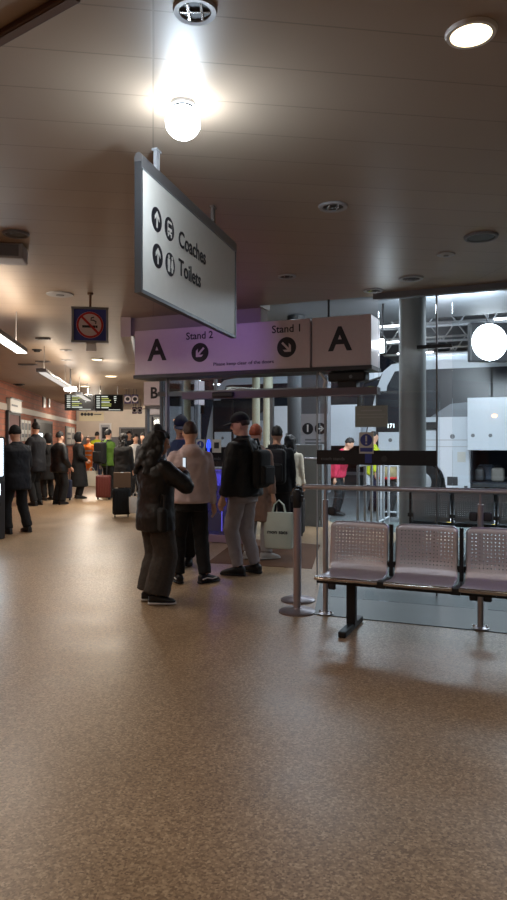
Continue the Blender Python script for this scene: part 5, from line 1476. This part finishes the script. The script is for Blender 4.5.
# ------------------------------------------------------------------ hall lighting
def added_hall_light(x, y, e, col=WARM, s=.2):
    t = thing('ceiling_light', 'added warm downlight over the near hall, out of view', 'ceiling light', (x, y, CEIL - .045), group='added near hall downlights')
    r = .09; z = .045
    obj('trim_ring', MB().lathe([(r * .9, z - .004), (r * .9, z - .014), (r * 1.06, z - .014), (r * 1.14, z - .001), (r * .9, z - .001)], n=24), M_WHITE, t, True)
    obj('diffuser', MB().lathe([(r * .9, z - .006), (r * .9, z - .012), (r * .4, z - .013)], n=24), M_WLIGHT, t)
    light('added_hall_light', 'AREA', (x, y, CEIL - .05), e, col, (x, y, 0), size=s)  # downlights added outside the frame to light the floor
for x, y, e in ((-3.0, 1.6, 16), (-.3, -1.0, 18), (2.6, -.6, 15), (-3.6, 4.6, 19), (3.6, 3.0, 14)):
    added_hall_light(x, y, e)
for x, y, e, lab in ((-7.2, 31.2, 70, 'added left downlight washing the cream end wall'), (-4.6, 31.2, 70, 'added right downlight washing the cream end wall'), (-2.9, 12.6, 30, 'added downlight before the stand B fascia')):
    t = thing('ceiling_light', lab, 'ceiling light', (x, y, CEIL - .045))  # lamps added to brighten the end wall and the stand B sign
    obj('trim_ring', MB().lathe([(.09, .041), (.09, .031), (.106, .031), (.114, .044), (.09, .044)], n=20), M_WHITE, t, True)
    obj('diffuser', MB().lathe([(.09, .039), (.09, .033), (.04, .032)], n=20), M_WLIGHT, t)
    light('added_wash_light', 'POINT' if y > 20 else 'SPOT', (x, y, CEIL - .12), e, (1, .9, .78), (B0.x + 1, B0.y, 2.4) if y < 20 else (x, y, 0), size=.1, cone=1.9)
# violet spotlights added to the ceiling to tint the fascia and bench
def violet(label, x, y, target, e, cone):
    t = thing('spotlight', label, 'spotlight', (x, y, CEIL), group='added violet spotlights')
    obj('mount', MB().lathe([(.04, -.02), (.04, -.002)], n=16), M_BLACK, t, True)
    d = (Vector(target) - Vector((x, y, CEIL - .1))).normalized()
    k = obj('lamp_head', MB().tube([Vector((0, 0, -.08)) - d * .05, Vector((0, 0, -.08)) + d * .06], [.035, .042], 14).tube([(0, 0, -.02), (0, 0, -.07)], .01, 8), M_BLACK, t, True)
    obj('lens', MB().tube([Vector((0, 0, -.08)) + d * .061, Vector((0, 0, -.08)) + d * .064], .036, 14), M_PURPLE, k)
    s = Vector((x, y, CEIL - .08)) + d * .09
    light('added_violet_light', 'SPOT', tuple(s), e, (.40, .26, 1), target, size=.03, cone=cone, blend=.9)
c = A0 + U * .95
violet('added violet spotlight hidden behind the hanging Coaches sign', -.22, 5.6, (c.x, c.y, 2.55), 34, 1.0)
violet('added violet spotlight out of view over the steel bench', 2.9, 4.1, (1.6, 5.4, .6), 26, 1.0)

# ------------------------------------------------------------------ turn modifiers and lettering into plain meshes
bpy.context.view_layer.update()
dg = bpy.context.evaluated_depsgraph_get()
done = {}
for o in APPLY:
    done[o.name] = bpy.data.meshes.new_from_object(o.evaluated_get(dg))
old_users = {}
for o in SC.objects:
    if o.type in ('MESH', 'FONT'):
        old_users.setdefault(o.data, []).append(o)
seen = set()
for o in APPLY:
    od = o.data
    if od in seen:
        continue
    seen.add(od)
    me = done[o.name]
    for u_ in old_users[od]:
        if u_.type == 'FONT':
            n_ = bpy.data.objects.new(u_.name + '_m', me)
            COL.objects.link(n_)
            n_.parent = u_.parent; n_.matrix_parent_inverse = u_.matrix_parent_inverse.copy()
            n_.location = u_.location; n_.rotation_euler = u_.rotation_euler; n_.scale = u_.scale
            nm = u_.name
            bpy.data.objects.remove(u_)
            n_.name = nm
        else:
            u_.modifiers.clear(); u_.data = me
for o in SC.objects:
    if 'share' in o:
        del o['share']
